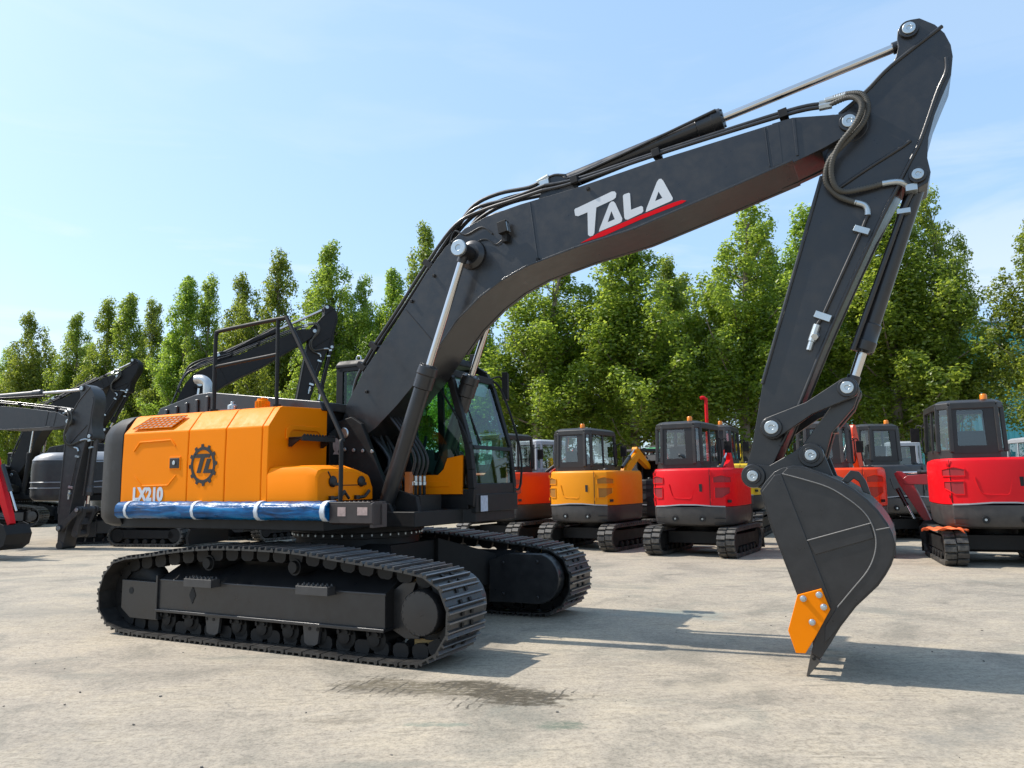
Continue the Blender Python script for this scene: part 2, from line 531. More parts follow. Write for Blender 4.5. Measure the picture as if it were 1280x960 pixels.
def undercarriage(root, detail=True):
    for s in (-1, 1):
        yc = s * 1.267
        y0, y1 = yc - .30, yc + .30
        ch = track_chain_mesh(y0, y1).build('crawler_track', [TRACKM, DARK if not detail else BLACKM, WORN_GLINT], root, smooth=False)
        yo = s * 1.46          # outer face of the frame
        prof = [(yo, .27), (yo, .555), (s * 1.16, .70), (s * 1.0, .72), (s * .95, .66), (s * .95, .27)]
        fr = MB()
        fr.prism(prof, -1.36, 1.43, 'x')
        fr.prism([(yo + s * .032, .246), (yo + s * .032, .274), (yo - s * .25, .272), (yo - s * .25, .252)], -1.36, 1.44, 'x')
        fr.prism([(yo + s * .004, .54), (yo + s * .004, .561), (yo - s * .02, .573), (yo - s * .02, .54)], -1.36, 1.437, 'x')
        # yoke that carries the idler
        fr.prism([(-1.89, .25), (-1.89, .535), (-1.36, .53), (-1.34, .16), (-1.75, .16)], yo + s * .012, s * 1.30, 'y')
        fr.box(-1.372, -1.345, yo + s * .022, s * 1.1, .17, .60)
        fr.prism([(-2.0, .3), (-1.9, .55), (-1.3, .58), (-1.2, .3)], s * 1.02, s * .97, 'y')
        fr.prism([(1.40, .25), (1.40, .56), (1.52, .64), (1.66, .66), (1.62, .55), (1.60, .42), (1.63, .28), (1.70, .19), (1.55, .18)], s * 1.335, s * 1.30, 'y')
        # sprocket end bracket
        fr.prism([(1.43, .30), (1.43, .56), (1.60, .72), (1.78, .60), (1.78, .24), (1.60, .20)], s * 1.05, s * .96, 'y')
        side = fr.build('track_frame', BLACK, ch, bevel=0.006)
        if detail:
            m = MB()
            m.prism([(-.863 - .045, .43), (-.863, .345), (-.863 + .045, .43), (-.863, .515)], yo + s * .002, yo + s * .005, 'y')
            m.cyl((-1.74, yo + s * .012, .43), (-1.74, yo + s * .015, .43), .034, n=18)
            m.build('access_hole', DARK, ch, smooth=False)
            for xa, xb in ((-.87, -.50), (.54, .90)):
                st = MB()
                st.box(xa, xb, yo, yo + s * .11, .525, .60)
                k = 7
                for i in range(k):
                    xx = xa + (xb - xa) * (i + .5) / k
                    for yy in (.012, .09):
                        st.prism([(xx - .018, .60), (xx, .625), (xx + .018, .60)], yo + s * yy, yo + s * (yy + .016), 'y')
                st.build('step', GREYP, ch, bevel=0.003)
        # hub, sprocket, idler
        hb = MB()
        hub_y = s * 1.30
        hb.lathe((1.785, hub_y, .424), (0, s, 0), [(-.3, .189), (.12, .189), (.125, .188), (.165, .186), (.176, .176), (.182, .08), (.183, .001)], 40)
        for k in range(20):
            a = k * math.pi / 10
            hexbolt(hb, (1.785 + .170 * math.cos(a), hub_y + s * .168, .424 + .170 * math.sin(a)), (0, s, 0), .010, .012)
        hb.build('hub_cover', BLACK, ch)
        sp = MB()
        nt_ = 21
        out = []
        for k in range(nt_ * 4):
            a = 2 * math.pi * k / (nt_ * 4)
            rr = (.285, .325, .325, .285)[k % 4]
            out.append((1.76 + rr * math.cos(a), .424 + rr * math.sin(a)))
        hole = [(1.76 + .245 * math.cos(2 * math.pi * k / 30), .424 + .245 * math.sin(2 * math.pi * k / 30)) for k in range(30)]
        sp.holed(out, [hole], yc - .03, yc + .03)
        sp.build('sprocket', BRASS, ch, smooth=False)
        dk = MB()
        dk.cyl((1.76, yc - .02, .424), (1.76, yc + .02, .424), .246, n=32)
        dk.build('sprocket_disc', BLACKM, ch)
        idl = MB()
        idl.lathe((-1.73, yc - .1, .42), (0, 1, 0), [(0, .15), (0, .22), (.04, .27), (.07, .29), (.13, .29), (.16, .27), (.2, .22), (.2, .15)], 32)
        idl.build('idler', BLACKM, ch)
        for k in range(9):
            x = -1.27 + k * 2.56 / 8
            ro = MB()
            ro.lathe((x, s * 1.08, .165), (0, s, 0), [(0, .05), (0, .1), (.03, .1), (.04, .08), (.26, .08), (.27, .1), (.31, .1), (.32, .055), (.34, .055), (.345, .02)], 20)
            ro.box(x - .075, x + .075, s * 1.36, s * 1.43, .19, .262)
            for dx in (-.045, .045):
                hexbolt(ro, (x + dx, s * 1.43, .215), (0, s, 0), .017, .02)
            ro.build('track_roller', BLACKM, ch)
        for x in (-.60, .62):
            g = MB()
            g.prism([(x - .1, .26), (x + .1, .26), (x + .075, .09), (x + .04, .07), (x - .04, .07), (x - .075, .09)], s * 1.445, s * 1.41, 'y')
            g.build('track_guard', GREYP, ch, bevel=0.004)
        for x in (-.73, .37):
            c = MB()
            c.cyl((x, s * 1.0, .735), (x, s * 1.4, .735), .075, n=20)
            c.cyl((x, s * 1.4, .735), (x, s * 1.43, .735), .06, .05, n=20)
            c.box(x - .06, x + .06, s * 1.0, s * 1.12, .62, .74)
            c.build('carrier_roller', BLACKM, ch)
        # inner motor cover
        mc = MB()
        ol = [(1.20, .16), (1.20, .62), (1.45, .70)] + [(1.78 + .27 * math.cos(a), .44 + .27 * math.sin(a)) for a in [R(t) for t in range(75, -100, -15)]] + [(1.45, .17)]
        mc.prism(ol, s * .96, s * .80, 'y')
        for (bx, bz) in ((1.38, .60), (1.80, .62), (1.38, .26), (1.80, .24)):
            hexbolt(mc, (bx, s * .80, bz), (0, -s, 0), .022, .02)
        mc.build('motor_cover', BLACK, ch, bevel=0.01)
    cf = MB()
    cf.cyl((0, 0, .55), (0, 0, .93), .72, .66, 40)
    for sx in (-1, 1):
        for s in (-1, 1):
            cf.loft([[(sx * .05, s * .45, .42), (sx * .75, s * .45, .42), (sx * .75, s * .45, .88), (sx * .05, s * .45, .88)],
                     [(sx * .55, s * 1.0, .30), (sx * 1.25, s * 1.0, .30), (sx * 1.25, s * 1.0, .66), (sx * .55, s * 1.0, .66)]])
    cf.box(-.7, .7, -.5, .5, .40, .86)
    cf.build('centre_frame', BLACKM, root, bevel=0.008)
    sr = MB()
    sr.lathe((0, 0, .93), (0, 0, 1), [(0, .62), (0, .70), (.045, .70), (.045, .66), (.06, .66), (.06, .72), (.125, .72), (.125, .6)], 56)
    for k in range(44):
        a = 2 * math.pi * k / 44
        hexbolt(sr, (.685 * math.cos(a), .685 * math.sin(a), .975), (0, 0, 1), .014, .016)
        hexbolt(sr, (.70 * math.cos(a), .70 * math.sin(a), .972), (0, 0, -1), .010, .02, 1)
    sr.build('slew_ring', [BLACKM, STEEL], root)

BOOM_TOP = [(-0.05, 2.06), (-0.03, 2.17), (0.03, 2.36), (0.25, 2.70), (0.50, 2.99), (0.72, 3.26), (1.07, 3.70), (1.29, 3.93), (1.53, 4.10), (1.78, 4.18),
            (2.17, 4.24), (2.80, 4.30), (3.54, 4.405), (4.65, 4.525)]
BOOM_BOT = [(4.75, 4.145), (4.265, 4.014), (3.351, 3.778), (2.761, 3.689), (2.249, 3.58), (1.96, 3.47), (1.70, 3.32), (1.45, 3.12), (1.229, 2.87),
            (1.0, 2.60), (0.70, 2.31), (0.425, 2.08), (0.17, 1.93), (0.05, 1.91), (-0.03, 1.96)]
STICK_OUT = [(4.509, 1.734), (4.649, 2.033), (4.95, 2.696), (5.327, 3.449), (5.548, 3.815), (5.60, 3.80), (5.665, 3.765), (5.738, 3.80), (5.76, 3.88), (5.745, 4.0),
             (5.765, 4.164), (5.822, 4.344), (5.892, 4.502), (5.959, 4.647), (5.982, 4.80), (5.975, 4.90), (5.94, 5.01), (5.88, 5.10), (5.816, 5.154), (5.776, 5.188),
             (5.709, 5.195), (5.645, 5.175), (5.61, 5.12), (5.602, 5.05), (5.609, 4.99), (5.585, 4.908), (5.548, 4.836), (5.345, 4.662), (5.13, 4.511),
             (5.018, 4.203), (4.962, 4.003), (4.391, 2.278), (4.275, 1.741), (4.205, 1.53), (4.225, 1.455), (4.29, 1.42), (4.36, 1.45), (4.42, 1.56)]

def arm(root, body=BLACK, boom_rot=0.0, stick_rot=0.0, bucket=True, lettering=False, hoses=True):
    """boom, stick, rams, linkage and bucket; the two angles swing them from the dig-ready pose"""
    TB = rot2(FOOT, boom_rot)
    p2 = TB(PIN)
    TS = rot2(PIN, stick_rot, (p2[0] - PIN[0], p2[1] - PIN[1]))
    W = .265
    outline = BOOM_TOP + BOOM_BOT
    m = MB(TB)
    m.prism(outline, -W, W)
    # end fork that takes the stick
    fork = [(4.60, 4.522), (4.771, 4.537), (5.10, 4.485), (5.205, 4.478), (5.27, 4.455), (5.295, 4.39), (5.27, 4.325), (5.205, 4.30), (5.0, 4.215), (4.74, 4.135), (4.60, 4.10)]
    for s in (-1, 1):
        m.prism(fork, s * .205, s * (W + .006))
    m.prism([(4.73, 4.14), (4.98, 4.222), (4.97, 4.25), (4.73, 4.20)], -.204, .204)
    for s in (-1, 1):
        m.prism([(4.535, 4.50), (4.558, 4.14), (4.565, 4.14), (4.545, 4.50)], s * W, s * (W + .012))
        m.prism([(4.56, 4.50), (4.59, 4.13), (4.67, 4.15), (4.655, 4.51)], s * W, s * (W + .008))
        m.prism([(4.765, 4.525), (4.778, 4.19), (4.80, 4.19), (4.79, 4.525)], s * W, s * (W + .016))
        m.lathe((CYLPIN[0], s * W, CYLPIN[1]), (0, s, 0), [(0, .155), (.03, .15), (.05, .12), (.06, .105)], 28)
        m.cyl((FOOT[0], s * W, FOOT[1]), (FOOT[0], s * (W + .05), FOOT[1]), .10, n=24)
        # bottom flange lip
        for i in range(1, 9):
            a, b = BOOM_BOT[i - 1], BOOM_BOT[i]
            m.bar((a[0], s * (W + .018), a[1] + .004), (b[0], s * (W + .018), b[1] + .004), .05, .018)
        # bracket for the stick ram
        m.prism([(2.25, 4.22), (2.38, 4.50), (2.48, 4.56), (2.57, 4.51), (2.85, 4.28)], s * .06, s * .10)
    bo = m.build('boom', body, root, bevel=0.006)
    w = MB(TB)
    for s in (-1, 1):
        for a, b in (((2.28, 4.24), (2.36, 3.60)), ((0.80, 3.32), (1.20, 2.88))):
            w.tube([(a[0], s * (W + .001), a[1]), (b[0], s * (W + .001), b[1])], .007, 6, smooth=0)
    build_pieces(w, 'weld_seam', body, bo)
    for s in (-1, 1):
        pin_cap(bo, STEEL, PIN, s * (W + .004), s, .055, TB)
        q = TB(CYLPIN)
        c = MB()
        c.cyl((q[0], s * .30, q[1]), (q[0], s * .53, q[1]), .062, n=24, mi=1)
        c.lathe((q[0], s * .53, q[1]), (0, s, 0), [(0, .085), (.03, .085), (.04, .078), (.04, .03), (.032, .03)], 28, 0)
        c.build('ram_pin', [STEEL, BLACK], bo, bevel=0.003)
        ft = TB(FOOT)
        f = MB()
        f.lathe((ft[0], s * (W + .05), ft[1]), (0, s, 0), [(0, .06), (.05, .06), (.06, .05)], 24)
        f.build('foot_pin', STEEL, bo)
    for s in (-1, 1):
        ram(root, 'boom_cylinder', (.66, 1.22), TB(CYLPIN), s * .43, .555, .083, .037, body=body)
    ram(root, 'stick_cylinder', TB((2.48, 4.47)), TS(STICKTOP), 0.0, .515, .082, .037, body=body)
    # ---- stick
    m = MB(TS)
    ws = .195
    m.prism(STICK_OUT, -ws, ws)
    for s in (-1, 1):
        m.lathe((PIN[0], s * (ws - .01), PIN[1]), (0, s, 0), [(0, .14), (.015, .14)], 28)
        for seq in ([(4.509, 1.75), (4.649, 2.033), (4.95, 2.696), (5.327, 3.449), (5.62, 3.99), (5.71, 4.16), (5.85, 4.52), (5.925, 4.68), (5.935, 4.80)],
                    [(4.391, 2.278), (4.962, 4.003)], [(5.13, 4.511), (5.345, 4.662), (5.548, 4.836), (5.93, 5.07)], [(5.05, 3.85), (5.3, 3.99), (5.56, 4.12), (5.64, 4.17)]):
            m.tube([(a[0], s * (ws + .002), a[1]) for a in seq], .017, 8, smooth=5 if len(seq) > 2 else 0)
        m.lathe((STICKEND[0], s * (ws - .005), STICKEND[1]), (0, s, 0), [(0, .1), (.03, .095)], 28)
        m.lathe((LINKPIN[0], s * (ws - .005), LINKPIN[1]), (0, s, 0), [(0, .1), (.04, .095)], 28)
    # guard plate behind the bucket ram foot
    st = m.build('stick', body, root, bevel=0.006)
    for s in (-1, 1):
        pin_cap(st, STEEL, STICKTOP, s * ws, s, .05, TS)
        pin_cap(st, STEEL, BKTCYL, s * ws, s, .045, TS)
    # ---- bucket ram and links
    ram(root, 'bucket_cylinder', TS(BKTCYL), TS(LINKTOP), 0.0, .80, .070, .040, body=body)
    for s in (-1, 1):
        l = MB(TS)
        a, b = LINKPIN, LINKTOP
        d = Vector((b[0] - a[0], b[1] - a[1])).normalized()
        n = Vector((-d.y, d.x))
        ol = []
        for t in range(90, 271, 20):
            ol.append((a[0] + .095 * (d.x * math.cos(R(t)) + n.x * math.sin(R(t))), a[1] + .095 * (d.y * math.cos(R(t)) + n.y * math.sin(R(t)))))
        ol.append(((a[0] * .5 + b[0] * .5) - n.x * .055, (a[1] * .5 + b[1] * .5) - n.y * .055))
        for t in range(-90, 91, 20):
            ol.append((b[0] + .085 * (d.x * math.cos(R(t)) + n.x * math.sin(R(t))), b[1] + .085 * (d.y * math.cos(R(t)) + n.y * math.sin(R(t)))))
        ol.append(((a[0] * .5 + b[0] * .5) + n.x * .055, (a[1] * .5 + b[1] * .5) + n.y * .055))
        l.prism(ol, s * .24, s * .30)
        lo = l.build('side_link', body, root, bevel=0.008)
        pin_cap(lo, STEEL, LINKPIN, s * .30, s, .056, TS)
        pin_cap(lo, STEEL, LINKTOP, s * .30, s, .05, TS)
    l = MB(TS)
    a, b = LINKTOP, BUCKETPIN
    for s in (-1, 1):
        l.prism([(a[0] - .09, a[1] + .03), (a[0], a[1] + .09), (a[0] + .09, a[1]), (a[0] + .03, a[1] - .15), (b[0] + .16, b[1] + .18), (b[0] + .095, b[1] - .02), (b[0], b[1] - .1),
                 (b[0] - .1, b[1]), (b[0] - .06, b[1] + .1), (a[0] - .13, a[1] - .12)], s * .10, s * .19)
    l.cyl((a[0], -.2, a[1]), (a[0], .2, a[1]), .075, n=20)
    l.cyl((b[0], -.2, b[1]), (b[0], .2, b[1]), .075, n=20)
    l.box((a[0] * .5 + b[0] * .5) - .05, (a[0] * .5 + b[0] * .5) + .05, -.12, .12, (a[1] + b[1]) / 2 - .08, (a[1] + b[1]) / 2 + .08)
    l.build('bucket_link', body, root, bevel=0.008)
    if bucket:
        make_bucket(root, body, TS)
    # ---- pipes and hoses
    if hoses:
        def pipe(pts, r, T, par, mat=BLACK, name='hydraulic_pipe', n=10, smooth=5):
            p = MB(T)
            p.tube(pts, r, n, smooth=smooth)
            return p.build(name, mat, par)
        for s in (-1, 1):
            o = 0 if s < 0 else .004
            pipe([(2.40, s * .16, 4.43), (2.75, s * .16, 4.43), (3.58, s * .16, 4.53), (4.69, s * .16, 4.655), (5.0, s * .16, 4.655)], .019, TB, bo)
            pipe([(2.40, s * .215, 4.36), (2.75, s * .215, 4.375), (3.58, s * .215, 4.485), (4.69, s * .215, 4.60), (5.0, s * .215, 4.60)], .017, TB, bo)
            pipe([(.03, s * .18, 2.35), (.10, s * .2, 2.62), (.33, s * .22, 2.95), (.64, s * .22, 3.32), (1.05, s * .22, 3.82), (1.38, s * .2, 4.18), (1.70, s * .18, 4.29), (2.1, s * .2, 4.33), (2.40, s * .215, 4.36)], .019, TB, bo)
            pipe([(.09, s * .12, 2.40), (.16, s * .14, 2.72), (.40, s * .15, 3.05), (.72, s * .15, 3.42), (1.10, s * .15, 3.88), (1.36, s * .15, 4.17), (1.6, s * .15, 4.34), (2.0, s * .15, 4.37), (2.40, s * .16, 4.43)], .019, TB, bo)
            pipe([(1.10, s * .10, 3.92), (1.36, s * .10, 4.21), (1.56, s * .10, 4.40), (1.85, s * .10, 4.47), (2.2, s * .10, 4.47), (2.36, s * .10, 4.52)], .021, TB, bo, HOSE, 'hose')
            pipe([(1.12, s * .06, 3.93), (1.40, s * .06, 4.22), (1.66, s * .06, 4.36), (1.95, s * .06, 4.42), (2.28, s * .06, 4.43), (2.36, s * .06, 4.46)], .021, TB, bo, HOSE, 'hose')
            pipe([(2.36, s * .1, 4.52), (2.48, s * .1, 4.545), (2.6, s * .1, 4.52), (2.75, s * .1, 4.50), (4.1, s * .1, 4.845)], .014, TB, bo, smooth=3)
        cl = MB(TB)
        for (x, z) in ((2.74, 4.40), (3.56, 4.50), (4.69, 4.615)):
            for s in (-1, 1):
                cl.obox((x, s * .187, z), (.075, .115, .075), Matrix.Rotation(R(-10), 3, 'Y'))
                cl.box(x - .014, x + .014, s * .175 - .02, s * .175 + .02, z - .13, z)
            hexbolt(cl, (x, -.185, z + .03), (0, 0, 1), .012, .03)
        for (x, z) in ((.36, 2.97), (1.06, 3.79), (.20, 2.76)):
            cl.obox((x, -.19, z), (.06, .14, .12), Matrix.Rotation(R(-50), 3, 'Y'))
        build_pieces(cl, 'pipe_clamp', BLACKM, bo, bevel=0.004)
        ft = MB(TB)
        for y in (-.1, .1):
            ft.cyl((2.30, y, 4.50), (2.42, y, 4.54), .032, n=6)
            ft.obox((2.38, y, 4.46), (.10, .07, .09), Matrix.Rotation(R(-8), 3, 'Y'))
        for y, z in ((-.16, 4.655), (.16, 4.655), (-.215, 4.60), (.215, 4.60)):
            ft.cyl((4.98, y, z), (5.08, y, z), .030, n=6)
        build_pieces(ft, 'pipe_fitting', STEEL, bo, bevel=0.002)
        # loops from the boom tip to the stick
        A_ = [(5.06, -.20, 4.657), (5.195, -.24, 4.655), (5.315, -.29, 4.60), (5.35, -.31, 4.47), (5.305, -.32, 4.34), (5.175, -.31, 4.215), (5.035, -.29, 4.09), (4.995, -.27, 3.93), (5.062, -.25, 3.81), (5.149, -.24, 3.745), (5.262, -.23, 3.69)]
        B_ = [(5.06, -.22, 4.60), (5.205, -.28, 4.605), (5.285, -.34, 4.54), (5.305, -.36, 4.45), (5.245, -.36, 4.325), (5.12, -.34, 4.185), (5.05, -.32, 4.04), (5.055, -.29, 3.885), (5.125, -.26, 3.815), (5.30, -.24, 3.82), (5.44, -.23, 3.843)]
        if boom_rot == 0 and stick_rot == 0:
            TH = None
        else:
            TH = TS
        ha = pipe(A_, .021, TH, st, SLEEVE, 'hose', 12, 7)
        hb = pipe(B_, .020, TH, st, SLEEVE, 'hose', 12, 7)
        for hh, path in ((ha, A_), (hb, B_)):
            cu = MB(TH)
            P = catmull(path, 16)
            for i in range(6, len(P) - 8, 2):
                d = (P[i + 1] - P[i - 1]).normalized()
                cu.cyl(P[i] - d * .0035, P[i] + d * .0035, .0235, n=12)
            cu.build('spiral_guard', SLEEVE, hh)
        pf = MB(TH)
        pf.tube([(5.03, -.2, 4.655), (5.1, -.21, 4.657), (5.2, -.24, 4.655)], .025, 10)
        pf.tube([(5.41, -.235, 3.836), (5.52, -.225, 3.835), (5.58, -.18, 3.815), (5.62, -.12, 3.79)], .024, 10)
        pf.tube([(5.20, -.235, 3.72), (5.262, -.23, 3.69), (5.287, -.225, 3.65), (5.288, -.225, 3.595)], .024, 10)
        pf.box(5.575, 5.66, -.2, -.08, 3.755, 3.81)
        pf.box(5.50, 5.60, -.13, -.06, 3.60, 3.64)
        pf.obox((5.235, -.215, 3.48), (.12, .05, .05), Matrix.Rotation(R(26), 3, 'Y'))
        pf.obox((4.90, -.215, 2.80), (.13, .05, .055), Matrix.Rotation(R(26), 3, 'Y'))
        pf.cyl((4.853, -.225, 2.735), (4.80, -.225, 2.60), .03, n=8)
        pf.cyl((4.80, -.225, 2.60), (4.775, -.225, 2.53), .022, n=8)
        pf.cyl((4.83, -.26, 2.63), (4.84, -.19, 2.66), .03, n=6)
        build_pieces(pf, 'pipe_fitting', STEEL, st, bevel=0.002)
        pipe([(5.288, -.225, 3.60), (5.235, -.225, 3.478), (4.91, -.225, 2.823), (4.853, -.225, 2.735)], .013, TH, st, smooth=0)
        pipe([(5.625, -.105, 3.79), (5.535, -.105, 3.61), (5.10, -.105, 2.52)], .022, TH, st, smooth=0)
    if lettering:
        L = MB(TB)
        y0, y1 = -W - .0015, -W - .004
        L.prism([(2.752, 4.076), (2.765, 4.09), (2.785, 4.093), (3.136, 4.190), (3.165, 4.185), (3.180, 4.162), (3.172, 4.123), (3.146, 4.107), (2.977, 4.061), (2.95, 3.814), (2.935, 3.792), (2.905, 3.789), (2.886, 3.806), (2.887, 4.03), (2.79, 4.008), (2.76, 4.02)], y0, y1)
        L.holed([(2.995, 3.819), (3.005, 3.85), (3.108, 4.075), (3.128, 4.092), (3.15, 4.09), (3.166, 4.07), (3.23, 3.91), (3.226, 3.885), (3.205, 3.871)], [[(3.126, 4.0), (3.157, 3.915), (3.085, 3.897)]], y0, y1)
        L.prism([(3.243, 4.128), (3.255, 4.139), (3.30, 4.146), (3.313, 4.136), (3.317, 3.978), (3.415, 3.998), (3.432, 3.985), (3.434, 3.945), (3.42, 3.93), (3.285, 3.889), (3.26, 3.895), (3.25, 3.915)], y0, y1)
        L.holed([(3.455, 3.930), (3.465, 3.965), (3.572, 4.20), (3.592, 4.222), (3.612, 4.222), (3.63, 4.20), (3.712, 4.02), (3.708, 4.0), (3.69, 3.992)], [[(3.548, 4.02), (3.583, 4.105), (3.617, 4.037)]], y0, y1)
        L.build('lettering', WHITE, bo, smooth=False)
        sw = MB(TB)
        sw.prism([(2.80, 3.735), (3.013, 3.816), (3.40, 3.908), (3.70, 3.972), (3.79, 3.985), (3.834, 3.972), (3.80, 3.955), (3.40, 3.868), (3.036, 3.769)], y0, y1)
        sw.build('red_stripe', REDD, bo, smooth=False)
        wl = MB(TB)
        wl.obox((2.02, -.34, 4.0), (.10, .08, .12), Matrix.Rotation(R(-10), 3, 'Y'))
        wl.box(1.99, 2.05, -.33, -.262, 3.86, 3.95)
        wl.obox((2.072, -.34, 4.0), (.008, .07, .10), Matrix.Rotation(R(-10), 3, 'Y'), 1)
        wl.build('work_light', [BLACKM, STEEL], bo, bevel=0.008)
        wr = MB(TB)
        wr.tube([(1.98, -.285, 3.90), (1.9, -.29, 3.86), (1.80, -.285, 3.93), (1.70, -.28, 3.93), (1.60, -.28, 3.86)], .007, 6)
        wr.tube([(1.86, -.28, 3.98), (1.74, -.28, 4.07), (1.55, -.28, 4.02), (1.42, -.28, 4.08), (1.36, -.275, 3.95), (1.46, -.28, 3.82)], .009, 6)
        wr.build('wire', HOSE, bo)
        tg = MB(TB)
        for (x, z) in ((0.30, 2.47), (1.16, 3.64), (.88, 3.40), (2.36, 3.64), (2.9, 4.26)):
            tg.obox((x, -.28, z), (.03, .02, .03))
        build_pieces(tg, 'lug', BLACKM, bo, bevel=0.003)

def make_bucket(root, body, T, name='bucket'):
    ol = [(4.384, 1.393), (4.43, 1.46), (4.50, 1.535), (4.56, 1.565), (4.64, 1.582), (4.70, 1.578), (4.80, 1.54), (4.867, 1.51), (4.98, 1.455), (5.075, 1.388), (5.15, 1.32), (5.216, 1.242), (5.27, 1.15),
          (5.299, 1.075), (5.312, 1.0), (5.305, 0.93), (5.275, 0.85), (5.235, .78), (5.18, 0.70), (5.10, .62), (5.021, 0.542), (4.906, 0.39), (4.82, .25), (4.755, .155), (4.69, .19), (4.726, 0.302), (4.609, 0.622), (4.50, .96), (4.45, 1.116)]
    hw = .56
    shell = ol[7:24]
    m = MB(T)
    n = len(shell)
    inner = []
    for i in range(n):
        a, b = Vector(shell[max(i - 1, 0)]), Vector(shell[min(i + 1, n - 1)])
        t = (b - a).normalized()
        nn = Vector((t.y, -t.x))
        inner.append(Vector(shell[i]) + nn * .035)
    m.prism([tuple(p) for p in shell] + [tuple(p) for p in reversed(inner)], -hw + .002, hw - .002)
    m.prism([(4.384, 1.393), (4.50, 1.535), (4.56, 1.565), (4.64, 1.582), (4.70, 1.578), (4.867, 1.51), (4.85, 1.47), (4.68, 1.53), (4.55, 1.51), (4.42, 1.38)], -hw + .004, hw - .004)
    for s in (-1, 1):
        m.prism(ol, s * hw, s * (hw + .03))
        band = [(4.558, 1.521), (4.706, 1.477), (4.882, 1.415), (5.009, 1.332), (5.11, 1.24), (5.163, 1.148), (5.185, 1.034), (5.167, 0.92), (5.113, 0.805), (5.01, 0.676), (4.893, 0.533), (4.80, .39),
                (4.79, .26), (4.90, .40), (5.012, .55), (5.09, .63), (5.17, .71), (5.225, .79), (5.265, .86), (5.295, .935), (5.30, 1.0), (5.288, 1.072), (5.258, 1.145), (5.205, 1.235), (5.14, 1.31), (5.068, 1.378), (4.975, 1.443), (4.80, 1.528), (4.70, 1.562), (4.60, 1.566)]
        m.prism(band, s * (hw + .03), s * (hw + .042))
        m.prism([(4.713, 1.012), (5.15, 1.146), (5.175, 1.041), (4.762, 0.908)], s * (hw + .03), s * (hw + .040))
        m.prism([(4.40, 1.385), (4.50, 1.51), (4.552, 1.521), (4.713, 1.012), (4.76, .861), (4.852, .565), (4.77, .42), (4.72, .33), (4.62, .622), (4.46, 1.13)], s * (hw + .03), s * (hw + .040))
        # ears for the stick and link pins
        m.prism([(4.20, 1.50), (4.22, 1.58), (4.29, 1.605), (4.42, 1.59), (4.62, 1.70), (4.68, 1.745), (4.748, 1.765), (4.82, 1.74), (4.85, 1.66), (4.90, 1.50), (4.70, 1.52), (4.50, 1.50), (4.39, 1.39), (4.32, 1.41), (4.23, 1.43)], s * .215, s * .27)
        m.cyl((4.29, s * .27, 1.507), (4.29, s * .295, 1.507), .10, .095, n=26)
        m.cyl((4.748, s * .27, 1.666), (4.748, s * .295, 1.666), .10, .095, n=26)
    # lifting hook
    m.prism([(4.96, 1.46), (5.03, 1.54), (5.09, 1.53), (5.135, 1.46), (5.165, 1.35), (5.11, 1.37), (5.085, 1.45), (5.05, 1.475), (5.01, 1.44)], -.30, -.24)
    m.box(4.70, 4.76, -hw, hw, .235, .285)
    b = m.build(name, body, root, bevel=0.005)
    for s in (-1, 1):
        for c_ in ((4.29, 1.507), (4.748, 1.666)):
            pin_cap(b, STEEL, c_, s * .28, s, .045, T)
    w = MB(T)
    for s in (-1, 1):
        y = s * (hw + .043)
        for seq in ([(4.713, 1.014), (5.16, 1.15)], [(4.558, 1.521), (4.706, 1.477), (4.882, 1.415), (5.009, 1.332), (5.11, 1.24), (5.163, 1.148), (5.185, 1.034), (5.167, 0.92), (5.113, 0.805), (5.01, 0.676), (4.893, 0.533)], [(5.19, 1.10), (5.28, 1.12)]):
            w.tube([(p[0], y, p[1]) for p in seq], .0045, 6, smooth=4 if len(seq) > 2 else 0)
    build_pieces(w, 'weld_seam', WELD, b)
    for k in range(5):
        y = -.50 + k * .25
        t = MB(T)
        t.loft([[(4.80, y - .05, .30), (4.80, y + .05, .30), (4.835, y + .05, .27), (4.835, y - .05, .27)],
                [(4.70, y - .055, .20), (4.70, y + .055, .20), (4.752, y + .055, .148), (4.752, y - .055, .148)],
                [(4.690, y - .05, .15), (4.690, y + .05, .15), (4.735, y + .05, .118), (4.735, y - .05, .118)]])
        t.build('tooth_adapter', body, b, bevel=0.004)
        t = MB(T)
        t.loft([[(4.683, y - .062, .175), (4.683, y + .062, .175), (4.752, y + .062, .125), (4.752, y - .062, .125)],
                [(4.668, y - .055, .11), (4.668, y + .055, .11), (4.716, y + .055, .082), (4.716, y - .055, .082)],
                [(4.640, y - .035, .002), (4.640, y + .035, .002), (4.652, y + .035, .001), (4.652, y - .035, .001)]])
        t.cyl((4.705, y - .070, .142), (4.705, y + .070, .142), .014, n=8, mi=1)
        t.build('tooth', [TOOTHM, BLACKM], b, bevel=0.004)
    for s in (-1, 1):
        y = s * (hw + .043)
        c = MB(T)
        c.prism([(4.622, 0.610), (4.794, 0.665), (4.845, 0.515), (4.728, 0.306), (4.655, 0.188), (4.587, 0.185), (4.540, 0.345)], y, y + s * .028)
        co = c.build('side_cutter', ORANGE, b, bevel=0.004)
        h = MB(T)
        for (x, z) in ((4.662, .586), (4.775, .620), (4.802, .533), (4.715, .418)):
            h.lathe((x, y + s * .028, z), (0, s, 0), [(0, .024), (.004, .024), (.006, .02), (.022, .018), (.024, .012)], 10)
        build_pieces(h, 'bolt', STEEL, co)
    return b

